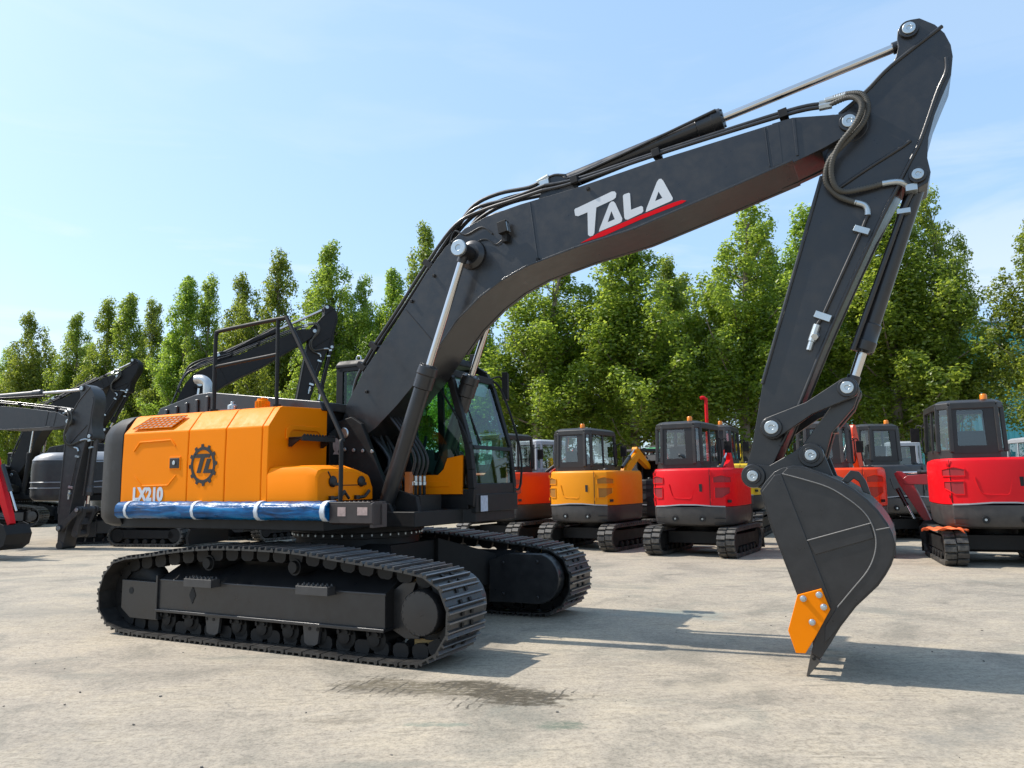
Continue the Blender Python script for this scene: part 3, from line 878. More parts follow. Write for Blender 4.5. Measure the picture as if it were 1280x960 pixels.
def text_mesh(body, height, mat, parent, loc, rot, name, sx=1.0, depth=0.002, bold=0.0):
    cu = bpy.data.curves.new(name, 'FONT')
    cu.body = body
    cu.size = height / 0.70
    cu.extrude = depth
    cu.offset = bold
    tmp = bpy.data.objects.new(name + '_tmp', cu)
    COL.objects.link(tmp)
    bpy.context.view_layer.update()
    me = bpy.data.meshes.new_from_object(tmp.evaluated_get(bpy.context.evaluated_depsgraph_get()))
    bpy.data.objects.remove(tmp)
    me.materials.clear()
    me.materials.append(mat)
    o = bpy.data.objects.new(name, me)
    COL.objects.link(o)
    o.parent = parent
    o.location = loc
    o.rotation_euler = rot
    o.scale = (sx, 1, 1)
    return o

def cab(root, body, door_col, glassm, full=True):
    """operator cab on the far (left) side; yr/yl are its right and left walls"""
    yr, yl = .29, 1.32
    prof = [(-.58, 1.22), (1.24, 1.22), (1.28, 1.42), (1.27, 1.62), (1.235, 1.90), (1.02, 2.62), (.93, 2.80), (.78, 2.90), (.5, 2.94), (-.45, 2.94), (-.58, 2.86)]
    cb = MB()
    cb.box(-.56, 1.22, yr + .01, yl - .01, 1.20, 1.40)
    cb.box(-.58, -.40, yr + .01, yl - .01, 1.2, 1.75)
    # pillars and rails as bars that follow the outline
    def pil(pts, y, w=.075, h=.07):
        for a, b in zip(pts[:-1], pts[1:]):
            cb.bar((a[0], y, a[1]), (b[0], y, b[1]), w, h, up=(1, 0, 0))
    front = [(1.25, 1.24), (1.265, 1.42), (1.25, 1.62), (1.215, 1.90), (1.0, 2.62), (.91, 2.79), (.77, 2.88)]
    for y in (yr + .04, yl - .04):
        pil(front, y, .075, .075)
        pil([(-.54, 1.22), (-.54, 2.86)], y, .08, .10)
        pil([(.30, 1.40), (.26, 2.88)], y, .04, .09)
        cb.bar((-.54, y, 2.86), (.8, y, 2.86), .08, .09)
    # front lower sill and cross bars
    cb.prism([(1.24, 1.22), (1.285, 1.22), (1.295, 1.40), (1.29, 1.475), (1.25, 1.475)], yr + .02, yl - .02)
    cb.prism([(1.262, 1.845), (1.278, 1.845), (1.262, 1.89), (1.245, 1.89)], yr + .07, yl - .07)
    cb.bar((.97, yr + .04, 2.70), (.97, yl - .04, 2.70), .09, .08)
    cb.bar((-.54, yr + .04, 1.72), (-.54, yl - .04, 1.72), .09, .08)
    o = cb.build('cab', body, root, bevel=0.012)
    rf = MB()
    rp = [(-.60, yr - .01), (.70, yr - .01), (.80, yr + .1), (.83, yl - .1), (.72, yl + .01), (-.60, yl + .01)]
    rf.loft([[(x, y, 2.86) for x, y in rp], [(x, y, 2.90) for x, y in rp], [(x * .96, .84 + (y - .84) * .93, 2.955) for x, y in rp]])
    rf.build('roof', body, o, bevel=0.015)
    if full:
        ring = MB()
        for k in range(12):
            a0, a1 = 2 * math.pi * k / 12, 2 * math.pi * (k + 1) / 12
            ring.cyl((-.42 + .035 * math.cos(a0), .50, 3.0 + .035 * math.sin(a0)), (-.42 + .035 * math.cos(a1), .50, 3.0 + .035 * math.sin(a1)), .01, n=6)
        ring.build('lifting_eye', STEEL, o)
    # windows
    def pane(vs, name='window', g=glassm):
        m = MB()
        m.add(vs, [tuple(range(len(vs)))])
        return m.build(name, g, o, smooth=False)
    ya, yb = yr + .08, yl - .08
    up = [(1.247, 1.87), (1.02, 2.60), (.975, 2.70)]
    m = MB()
    for a, b in zip(up[:-1], up[1:]):
        m.add([(a[0], ya, a[1]), (a[0], yb, a[1]), (b[0], yb, b[1]), (b[0], ya, b[1])], [(0, 1, 2, 3)])
    m.build('windscreen', glassm, o, smooth=False)
    pane([(1.275, ya, 1.46), (1.275, yb, 1.46), (1.25, yb, 1.86), (1.25, ya, 1.86)], 'lower_windscreen')
    for y in (yr + .015, yl - .015):
        pane([(-.5, y, 1.74), (.29, y, 1.74), (.26, y, 2.84), (-.5, y, 2.84)])
        pane([(.31, y, 1.42), (1.23, y, 1.42), (1.20, y, 1.9), (.98, y, 2.62), (.85, y, 2.80), (.27, y, 2.84)])
    pane([(-.565, ya, 1.76), (-.565, yb, 1.76), (-.565, yb, 2.80), (-.565, ya, 2.80)])
    # coloured lower side panels
    for y, s in ((yr, -1), (yl, 1)):
        d = MB()
        d.prism([(.30, 1.36), (1.16, 1.36), (1.17, 1.78), (.98, 1.75), (.93, 1.63), (.86, 1.57), (.30, 1.57)], y - s * .012, y + s * .02)
        d.prism([(.45, 1.44), (1.00, 1.44), (1.03, 1.47), (1.0, 1.50), (.45, 1.50)], y + s * .02, y + s * .028)
        d.build('side_panel', door_col, o, bevel=0.008)
    if not full:
        return o
    # interior
    st = MB()
    st.box(-.30, .25, .62, 1.10, 1.42, 1.60)
    st.box(.05, .55, .60, 1.12, 1.58, 1.74)
    st.obox((-.02, .86, 2.05), (.16, .48, .66), Matrix.Rotation(R(-10), 3, 'Y'))
    st.obox((-.09, .86, 2.46), (.12, .28, .18), Matrix.Rotation(R(-8), 3, 'Y'))
    st.box(.05, .62, .44, .58, 1.6, 1.86)
    st.box(.05, .62, 1.14, 1.25, 1.6, 1.86)
    st.tube([(.52, .51, 1.86), (.55, .51, 2.02)], .02, 8, smooth=0)
    st.tube([(.52, 1.2, 1.86), (.55, 1.2, 2.02)], .02, 8, smooth=0)
    st.build('driver_seat', SEAT, o, bevel=0.02)
    cp = MB()
    cp.lathe((.02, .60, 2.32), (0, 0, 1), [(0, .10), (.04, .125), (.10, .12), (.15, .085), (.17, .02)], 20)
    cp.build('headrest_cover', HIVIS, o)
    con = MB()
    con.box(.85, 1.15, .45, .62, 1.42, 1.78)
    con.box(.86, .95, .50, .60, 1.78, 2.02)
    con.build('console', BLACKM, o, bevel=0.015)
    # mirror, lights, grab rail
    mi = MB()
    mi.tube([(.92, yl - .02, 2.72), (1.02, yl + .12, 2.78), (1.04, yl + .20, 2.70)], .012, 8)
    mi.obox((1.05, yl + .23, 2.67), (.07, .16, .34), Matrix.Rotation(R(20), 3, 'Z'))
    mi.build('mirror', BLACKM, o, bevel=0.02)
    for y in (.62, 1.22):
        l = MB()
        l.obox((.80, y, 3.00), (.08, .12, .09))
        l.obox((.842, y, 3.00), (.006, .10, .07), mi=1)
        l.box(.78, .82, y - .01, y + .01, 2.93, 2.97)
        l.build('roof_light', [BLACKM, STEEL], o, bevel=0.008)
    gr = MB()
    gr.tube([(.92, yl + .02, 2.74), (1.06, yl + .10, 2.60), (1.30, yl + .10, 1.90), (1.31, yl + .08, 1.44), (1.27, yl - .02, 1.40)], .014, 8)
    gr.tube([(.80, yr + .02, 2.62), (1.17, yr - .03, 2.10), (1.28, yr - .02, 1.80)], .011, 8, smooth=3)
    gr.build('grab_rail', BLACKM, o)
    wp = MB()
    wp.tube([(.99, .50, 2.62), (1.18, .52, 2.1), (1.25, .55, 1.9)], .012, 6)
    wp.build('wiper', BLACKM, o)
    bl = MB()
    bl.obox((.965, .84, 2.615), (.006, .78, .22), Matrix.Rotation(R(17), 3, 'Y'))
    bl.build('sky_sheen', PALE, o)  # pale sheet paints the sky reflection across the windscreen top
    return o

def upper(root, hood=ORANGE, cwm=BLACKM, full=True, glassm=None, stripe=None):
    glassm = glassm or GLASS
    # turning deck
    d = MB()
    d.prism([(-2.2, -1.30), (.62, -1.30), (.62, -.56), (1.12, -.56), (1.16, .30), (1.28, .36), (1.28, 1.30), (-2.2, 1.30)], 1.055, 1.205, 'z')
    d.prism([(1.22, .34), (1.30, .34), (1.31, 1.33), (1.22, 1.33)], 1.16, 1.36, 'z')
    d.box(-2.15, .6, -1.2, 1.2, 1.2, 1.26)
    for s in (-1, 1):
        d.prism([(-.7, 1.1), (1.05, 1.1), (1.0, 1.35), (.62, 1.46), (.30, 2.12), (.16, 2.20), (-.02, 2.16), (-.12, 2.0), (-.9, 1.4)], s * .30, s * .36)
        d.prism([(.45, 1.1), (.90, 1.1), (.80, 1.28), (.66, 1.33), (.54, 1.28)], s * .50, s * .54)
    deck = d.build('turning_deck', BLACKM, root, bevel=0.01)
    # counterweight
    def plan(k, cut=0.0):
        P = [(-2.16, -1.35), (-2.35, -1.34), (-2.58, -1.27), (-2.76, -1.12), (-2.88, -.88), (-2.93, -.5), (-2.94, 0)]
        P = P + [(x, -y) for x, y in reversed(P[:-1])]
        return [(-2.16 + (x + 2.16) * k, y * (1 - (1 - k) * .35)) for x, y in P]
    secs = []
    for z, k in ((1.06, .80), (1.09, .92), (1.16, .99), (1.24, 1.0), (1.95, 1.0), (2.06, .985), (2.16, .90), (2.24, .72), (2.26, .60)):
        secs.append([(x, y, z) for x, y in plan(k)])
    c = MB()
    c.loft(secs)
    cwo = c.build('counterweight', cwm, root, bevel=0.008, angle=30)
    if stripe:
        c = MB()
        c.loft([[(x * 1.004, y * 1.004, z) for x, y, z in sc] for sc in secs[5:]])
        c.build('hood_shoulder', stripe, cwo, bevel=.008, angle=30)
        for zz in (1.38, 1.52):
            c = MB()
            c.tube([(x * 1.003, y * 1.003, zz) for x, y, z in secs[3]], .014, 6, smooth=0)
            c.build('side_flash', stripe, cwo)
    # engine deck cover
    e = MB()
    e.prism([(-2.62, 2.28), (-2.55, 2.42), (-1.95, 2.55), (-1.72, 2.565), (-.06, 2.36), (-.02, 2.26)], -.60, .72)
    e.box(-2.1, -.1, -1.1, 1.1, 1.25, 2.27)
    for k in range(5):
        x = -2.44 + k * .17
        e.box(x, x + .05, -.625, -.60, 2.27, 2.40 + .03 * k)
    ec = e.build('engine_cover', BLACK, root, bevel=0.015)
    ex = MB()
    ex.tube([(-2.06, -.32, 2.45), (-2.06, -.32, 2.66), (-2.08, -.32, 2.73), (-2.15, -.33, 2.775), (-2.24, -.34, 2.78)], .056, 16)
    ex.build('exhaust_pipe', SATIN, ec)
    # right-hand doors: outline in Y-Z, swept along X
    prof = [(-1.35, 1.235), (-1.352, 1.7), (-1.345, 2.055), (-1.32, 2.085), (-1.20, 2.245), (-1.16, 2.262), (-.55, 2.285), (-.55, 2.22), (-1.12, 2.20), (-1.27, 2.02), (-1.27, 1.235)]
    doors = []
    for (xa, xb) in ((-2.155, -1.146), (-1.138, -.616), (-.608, -.128)):
        m = MB()
        m.prism(prof, xa, xb, 'x')
        doors.append(m.build('hood_door', hood, root, bevel=0.012, seg=3))
    m = MB()
    m.prism([(-1.35, 1.235), (-1.352, 1.7), (-1.345, 2.055), (-1.20, 2.245), (-1.16, 2.262), (-.50, 2.285), (-.50, 1.235)], -.12, -.045, 'x')
    m.prism([(-1.12, 1.94), (-1.12, 2.04), (-1.06, 2.08), (-.62, 2.08), (-.57, 2.04), (-.57, 1.94), (-.62, 1.93), (-.62, 2.0), (-.66, 2.03), (-1.02, 2.03), (-1.06, 2.0), (-1.06, 1.93)], -.045, -.03, 'x')
    fh = m.build('hood_front', hood, root, bevel=0.02, seg=3)
    # left-hand side body behind the cab
    m = MB()
    m.prism([(1.35, 1.235), (1.35, 2.05), (1.20, 2.24), (.70, 2.27), (.70, 1.235)], -2.155, -.66, 'x')
    m.build('hood_side', hood, root, bevel=0.02)
    # tool box in front of the hood
    t = MB()
    tb = [(-1.35, 1.325), (-1.355, 1.58), (-1.32, 1.645), (-1.26, 1.665), (-.82, 1.67), (-.70, 1.645), (-.56, 1.60), (-.505, 1.47), (-.50, 1.325)]
    t.loft([[(-.04, y, z) for y, z in tb], [(.44, y, z) for y, z in tb], [(.545, y * .99 - .005, 1.325 + (z - 1.325) * .90) for y, z in tb], [(.565, y * .975 - .015, 1.33 + (z - 1.325) * .80) for y, z in tb]])
    t.prism([(-1.20, 1.60), (-1.10, 1.47), (-.62, 1.47), (-.62, 1.478), (-1.09, 1.478), (-1.19, 1.61)], .565, .572, 'x', 1)
    tbx = t.build('tool_box', [hood, DARK], root, bevel=0.012, seg=3)
    if full:
        for y in (-1.13, -.70):
            l = MB()
            l.lathe((.56, y, 1.51), (1, 0, 0), [(0, .05), (.02, .055), (.035, .04), (.04, .015)], 18)
            l.box(.57, .60, y - .012, y + .055, 1.475, 1.50)
            l.build('latch', BLKD, tbx, bevel=0.003)
        for y in (-1.04, -.66):
            h = MB()
            h.tube([(.58, y - .12, 1.355), (.60, y - .02, 1.36), (.605, y + .05, 1.42)], .017, 8, smooth=2)
            h.box(.575, .605, y - .15, y - .10, 1.335, 1.375)
            if y < -1:
                h.tube([(.60, y + .04, 1.42), (.61, y + .11, 1.345)], .014, 8, smooth=0)
            h.build('tie_hook', BLKD, tbx, bevel=0.003)
        # door details
        d1, d2 = doors[0], doors[1]
        r = MB()
        def strip(pts, w=.016):
            for a, b in zip(pts[:-1], pts[1:]):
                r.bar((a[0], -1.352, a[1]), (b[0], -1.352, b[1]), .012, w)
        strip([(-1.97, 1.86), (-1.88, 1.955), (-1.40, 1.965), (-1.33, 1.90)])
        strip([(-1.94, 1.60), (-1.82, 1.49), (-1.42, 1.495), (-1.30, 1.60)])
        build_pieces(r, 'pressed_rib', hood, d1, bevel=0.006)
        v = MB()
        # mesh vent lies on the sloping shoulder
        def sh(x, t):
            return (x, -1.335 + t * .12 - .010, 2.085 + t * .16 + .004)
        a, b, c_, d_ = sh(-2.03, .10), sh(-1.42, .10), sh(-1.30, .86), sh(-1.86, .86)
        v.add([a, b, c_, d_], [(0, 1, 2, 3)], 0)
        for k in range(9):
            u = k / 8
            p, q = Vector(a).lerp(Vector(b), u), Vector(d_).lerp(Vector(c_), u)
            v.bar(p, q, .010, .008, 1)
        for k in range(6):
            u = k / 5
            p, q = Vector(a).lerp(Vector(d_), u), Vector(b).lerp(Vector(c_), u)
            v.bar(p, q, .010, .008, 1)
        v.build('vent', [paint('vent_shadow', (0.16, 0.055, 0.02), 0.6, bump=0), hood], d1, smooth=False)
        k = MB()
        k.box(-1.41, -1.24, -1.358, -1.350, 1.655, 1.79, 1)
        k.box(-1.395, -1.255, -1.362, -1.355, 1.67, 1.775, 0)
        k.cyl((-1.325, -1.362, 1.725), (-1.325, -1.372, 1.725), .022, n=14, mi=2)
        k.build('door_lock', [BLKD, hood, STEEL], d1, bevel=0.003)
        # toothed round emblem
        g = MB()
        cx, cz, rx, rz = -.913, 1.695, .20, .213
        out = []
        nteeth = 12
        for i in range(nteeth):
            for f, rr in ((.0, 1.0), (.30, 1.0), (.36, .88), (.5, .86), (.64, .86), (.78, .86), (.94, .88)):
                a = 2 * math.pi * (i + f) / nteeth
                out.append((cx + rx * rr * math.cos(a), cz + rz * rr * math.sin(a)))
        inn = [(cx + rx * .71 * math.cos(2 * math.pi * i / 48), cz + rz * .71 * math.sin(2 * math.pi * i / 48)) for i in range(48)]
        g.holed(out, [inn], -1.3535, -1.357)
        g.prism([(-1.03, 1.806), (-.806, 1.806), (-.822, 1.768), (-.892, 1.768), (-.944, 1.615), (-1.0, 1.615), (-.949, 1.768), (-1.045, 1.768)], -1.3535, -1.357)
        g.prism([(-.856, 1.755), (-.80, 1.755), (-.838, 1.650), (-.770, 1.650), (-.784, 1.613), (-.908, 1.613)], -1.3535, -1.357)
        g.build('emblem', BLKD, d2, smooth=False)
        text_mesh('LX210', .13, WHITE, d1, (-1.952, -1.3545, 1.342), (math.pi / 2, 0, 0), 'model_lettering', sx=.93, depth=.001, bold=.010)
        # step on the hood front
        s_ = MB()
        s_.box(-.03, .15, -1.09, -.60, 1.93, 1.955)
        s_.prism([(-.03, 1.86), (-.03, 1.95), (.14, 1.95), (.0, 1.86)], -1.09, -1.07)
        s_.prism([(-.03, 1.86), (-.03, 1.95), (.14, 1.95), (.0, 1.86)], -.62, -.60)
        s_.box(.14, .155, -1.09, -.60, 1.915, 1.965)
        for i in range(11):
            y = -1.07 + i * .045
            s_.prism([(.135, 1.965), (.147, 1.985), (.16, 1.965)], y, y + .025)
        s_.build('step', BLKD, fh, bevel=0.002)
        # handrail
        hr = MB()
        hr.tube([(-1.05, -1.12, 2.25), (-1.06, -1.12, 3.02), (-1.045, -1.12, 3.09), (-.98, -1.12, 3.125), (-.16, -1.12, 3.165), (-.07, -1.12, 3.15), (-.01, -1.13, 3.09), (.74, -1.26, 1.99), (.80, -1.30, 1.88), (.815, -1.31, 1.78), (.815, -1.31, 1.36), (.80, -1.31, 1.29), (.72, -1.31, 1.27)], .021, 12, smooth=4)
        hr.tube([(-.17, -1.12, 2.28), (-.18, -1.12, 3.16)], .019, 10, smooth=0)
        hr.tube([(-1.055, -1.12, 2.74), (-.175, -1.12, 2.80)], .018, 10, smooth=0)
        for x in (-1.05, -.17):
            hr.cyl((x, -1.12, 2.25), (x, -1.12, 2.285), .045, n=14)
        hr.build('handrail', BLACKM, root)
        fc = MB()
        fc.lathe((-.62, -.86, 2.27), (0, 0, 1), [(0, .075), (.02, .075), (.02, .07), (.1, .07), (.105, .058), (.125, .055), (.128, .015), (.14, .014)], 20)
        for i in range(14):
            a = 2 * math.pi * i / 14
            fc.cyl((-.62 + .07 * math.cos(a), -.86 + .07 * math.sin(a), 2.30), (-.62 + .07 * math.cos(a), -.86 + .07 * math.sin(a), 2.365), .008, n=6)
        fc.build('fuel_cap', ORANGE, root)
        gc = MB()
        gc.box(-1.15, -.95, -.95, -.80, 2.27, 2.30, 1)
        gc.lathe((-1.05, -.87, 2.30), (0, 0, 1), [(0, .05), (.05, .05), (.06, .02), (.09, .02)], 14, 0)
        gc.build('tank_cap', [STEEL, paint('dull_red', (.12, .03, .025), .6)], root, bevel=.004)
        # wrapped bumper tube along the deck edge
        bt = MB()
        sec = [(-1.36, 1.155), (-1.40, 1.16), (-1.435, 1.19), (-1.448, 1.24), (-1.435, 1.29), (-1.40, 1.322), (-1.36, 1.33), (-1.29, 1.33), (-1.29, 1.155)]
        random.seed(4)
        secs = []
        nx = 90
        for i in range(nx + 1):
            x = -2.10 + 2.86 * i / nx
            w = [(y + random.uniform(-.004, .004) - .010 * abs(math.sin(x * 5.3)) * (1 if y < -1.3 else 0), z + random.uniform(-.004, .004)) for y, z in sec]
            secs.append([(x, y, z) for y, z in w])
        bt.loft(secs)
        fo = bt.build('film_wrap', FILM, root, angle=60)
        for x in (-1.95, -.95, -.10, .70):
            tp = MB()
            sec2 = [(-1.36 + (y + 1.36) * 1.09 - .009, 1.243 + (z - 1.243) * 1.07) for y, z in sec]
            tp.loft([[(x, y, z) for y, z in sec2], [(x + .045 + .01 * math.sin(x), y, z) for y, z in sec2]])
            tp.build('tape_band', TAPE, fo)
        bp = MB()
        bp.prism([(-1.36, 1.12), (-1.40, 1.14), (-1.40, 1.31), (-1.36, 1.325), (-1.25, 1.325), (-1.25, 1.12)], .765, 1.24, 'x')
        bp.prism([(-1.40, 1.31), (-1.17, 1.31), (-1.17, 1.325), (-1.40, 1.325)], .60, 1.22, 'x')
        bp.prism([(-1.38, 1.10), (-1.18, 1.10), (-1.18, 1.31), (-1.38, 1.31)], 1.20, 1.24, 'x')
        for i in range(12):
            bp.cyl((.92 + (i % 6) * .05, -1.36 + (i // 6) * .06, 1.325), (.92 + (i % 6) * .05, -1.36 + (i // 6) * .06, 1.332), .016, n=8)
        bpo = bp.build('side_bumper', BROWN, root, bevel=0.006)
        pl = MB()
        pl.box(.86, .95, -1.403, -1.400, 1.20, 1.28)
        pl.box(1.08, 1.19, -1.403, -1.400, 1.21, 1.28)
        build_pieces(pl, 'warning_plate', PINK, bpo, smooth=False)
        # dark panel and hoses between hood and boom
        dp = MB()
        dp.prism([(-.50, 1.3), (-.50, 2.02), (-.40, 2.08), (-.30, 2.06), (-.30, 1.3)], -.02, .0, 'x')
        dpo = dp.build('bulkhead', BLACKM, root, bevel=0.004)
        ov = MB()
        ov.add([(.004, -.405 + .055 * math.cos(2 * math.pi * i / 20), 1.90 + .075 * math.sin(2 * math.pi * i / 20)) for i in range(20)], [tuple(range(20))])
        ov.add([(.004, -.455, 1.80), (.004, -.355, 1.80), (.004, -.375, 1.83), (.004, -.435, 1.83)], [(0, 1, 2, 3)])
        ov.build('round_sticker', PINK, dpo, smooth=False)
        hz = MB()
        random.seed(9)
        for i in range(9):
            y = -.26 + i * .064
            x0 = .30 + random.uniform(-.1, .15)
            hz.tube([(x0, y, 1.15), (x0 + .1 + random.uniform(-.05, .1), y, 1.45), (.25 + random.uniform(0, .3), y * .8, 1.75), (.05 + random.uniform(-.1, .1), y * .7, 2.25)], .020, 8)
        for y in (-.24, -.16, -.08, .0):
            hz.tube([(.86, y, 1.56), (.90, y, 1.75), (.72, y * .9, 2.02), (.45, y * .8, 2.30)], .016, 8)
        hz.build('hose_bundle', HOSE, root)
        vb = MB()
        vb.box(.70, 1.0, -.28, .12, 1.2, 1.36, 1)
        for i in range(4):
            y = -.24 + i * .08
            vb.cyl((.86, y, 1.36), (.86, y, 1.46), .018, n=8, mi=1)
            vb.cyl((.86, y, 1.46), (.86, y, 1.50), .026, n=6)
            vb.cyl((.86, y, 1.50), (.86, y, 1.56), .019, n=8)
        for i in range(5):
            vb.cyl((-.02 + i * .12, -.37, 1.86 - i * .01), (-.02 + i * .12, -.39, 1.86 - i * .01), .02, n=8)
        build_pieces(vb, 'valve_block', [STEEL, BLACKM], root, bevel=0.004)
        bx = MB()
        bx.box(.82, .88, -.30, -.24, 1.38, 1.60)
        bx.build('copper_pipe', paint('copper_brown', (.35, .11, .03), .45), root)
        pp = MB()
        pp.add([(1.3125, .42, 1.17), (1.3125, .58, 1.17), (1.3125, .58, 1.34), (1.3125, .42, 1.34)], [(0, 1, 2, 3)])
        pp.build('paper_sheet', PALE, deck, smooth=False)
        bf = MB()
        bf.box(1.20, 1.29, 1.335, 1.36, 1.17, 1.35)
        bf.build('film_wrap', FILM, deck, bevel=.01)
    else:
        if stripe:
            s = MB()
            s.prism([(-1.362, 2.02), (-1.30, 2.12), (-1.20, 2.26), (-1.14, 2.285), (-.6, 2.31), (-.6, 2.28), (-1.3, 2.0)], -2.15, .0, 'x')
            s.build('hood_shoulder', stripe, root, bevel=.01)
            s = MB()
            for pts in ([(-2.1, 1.50), (-1.2, 1.55), (-.9, 1.70), (-.75, 1.95)], [(-2.1, 1.38), (0.0, 1.42)]):
                s.tube([(x, -1.356, z) for x, z in pts], .016, 6)
            s.build('side_flash', stripe, root)
    return

def big_excavator(label, loc, yaw, boom_rot=0.0, stick_rot=0.0, main=False, hood=None, cwm=None, body=None, bucket=True, scale=1.0, group=None, stripe=None):
    root = thing('crawler_excavator', label, 'excavator', loc, yaw, group, scale)
    body = body or BLACK
    undercarriage(root, main)
    upper(root, hood or ORANGE, cwm or BLACKM, main, GLASS if main else GLASSD, stripe)
    cab(root, BLACKM if main else body, hood or ORANGE, GLASS if main else GLASSD, main)
    arm(root, body, boom_rot, stick_rot, bucket, lettering=main, hoses=True)
    return root

# ------------------------------------------------------------------ mini excavators
def stadium(cx0, cx1, cz, r, n=10):
    P = []
    for i in range(n + 1):
        a = -math.pi / 2 + math.pi * i / n
        P.append((cx1 + r * math.cos(a), cz + r * math.sin(a)))
    for i in range(n + 1):
        a = math.pi / 2 + math.pi * i / n
        P.append((cx0 + r * math.cos(a), cz + r * math.sin(a)))
    return P

def mini_track(root, s, mat=None):
    mat = mat or RUBBER
    yc = s * .70
    y0, y1 = yc - .16, yc + .16
    P, tot = resample_closed([(p[0], 0, p[1]) for p in stadium(-.80, .80, .275, .235)], 46)
    m = MB()
    m.band([(p.x, p.z) for p in P], y0, y1, .035)
    for i in range(46):
        a, b = P[i], P[(i + 1) % 46]
        t = (b - a).normalized()
        n = Vector((t.z, 0, -t.x))
        c = (a + b) / 2
        M = Matrix((t, Vector((0, 1, 0)), n)).transposed()
        m.obox(c + n * .018 + Vector((0, yc - .085, 0)), (.072, .15, .04), M)
        m.obox(c + n * .018 + t * .02 + Vector((0, yc + .085, 0)), (.072, .15, .04), M)
    tr = m.build('rubber_track', mat, root, smooth=False)
    f = MB()
    f.prism([(-.80, .20), (.75, .20), (.80, .28), (.70, .40), (-.70, .42), (-.82, .34)], yc - .12, yc + .12)
    f.lathe((-.80, yc - .13, .275), (0, 1, 0), [(0, .1), (0, .17), (.26, .17), (.26, .1)], 22)
    f.lathe((.80, yc - .12, .275), (0, 1, 0), [(0, .08), (0, .17), (.24, .17), (.24, .08)], 22)
    for k in range(5):
        f.cyl((-.5 + k * .25, yc - .14, .12), (-.5 + k * .25, yc + .14, .12), .07, n=14)
    f.build('track_frame', BLACKM, tr, bevel=0.006)

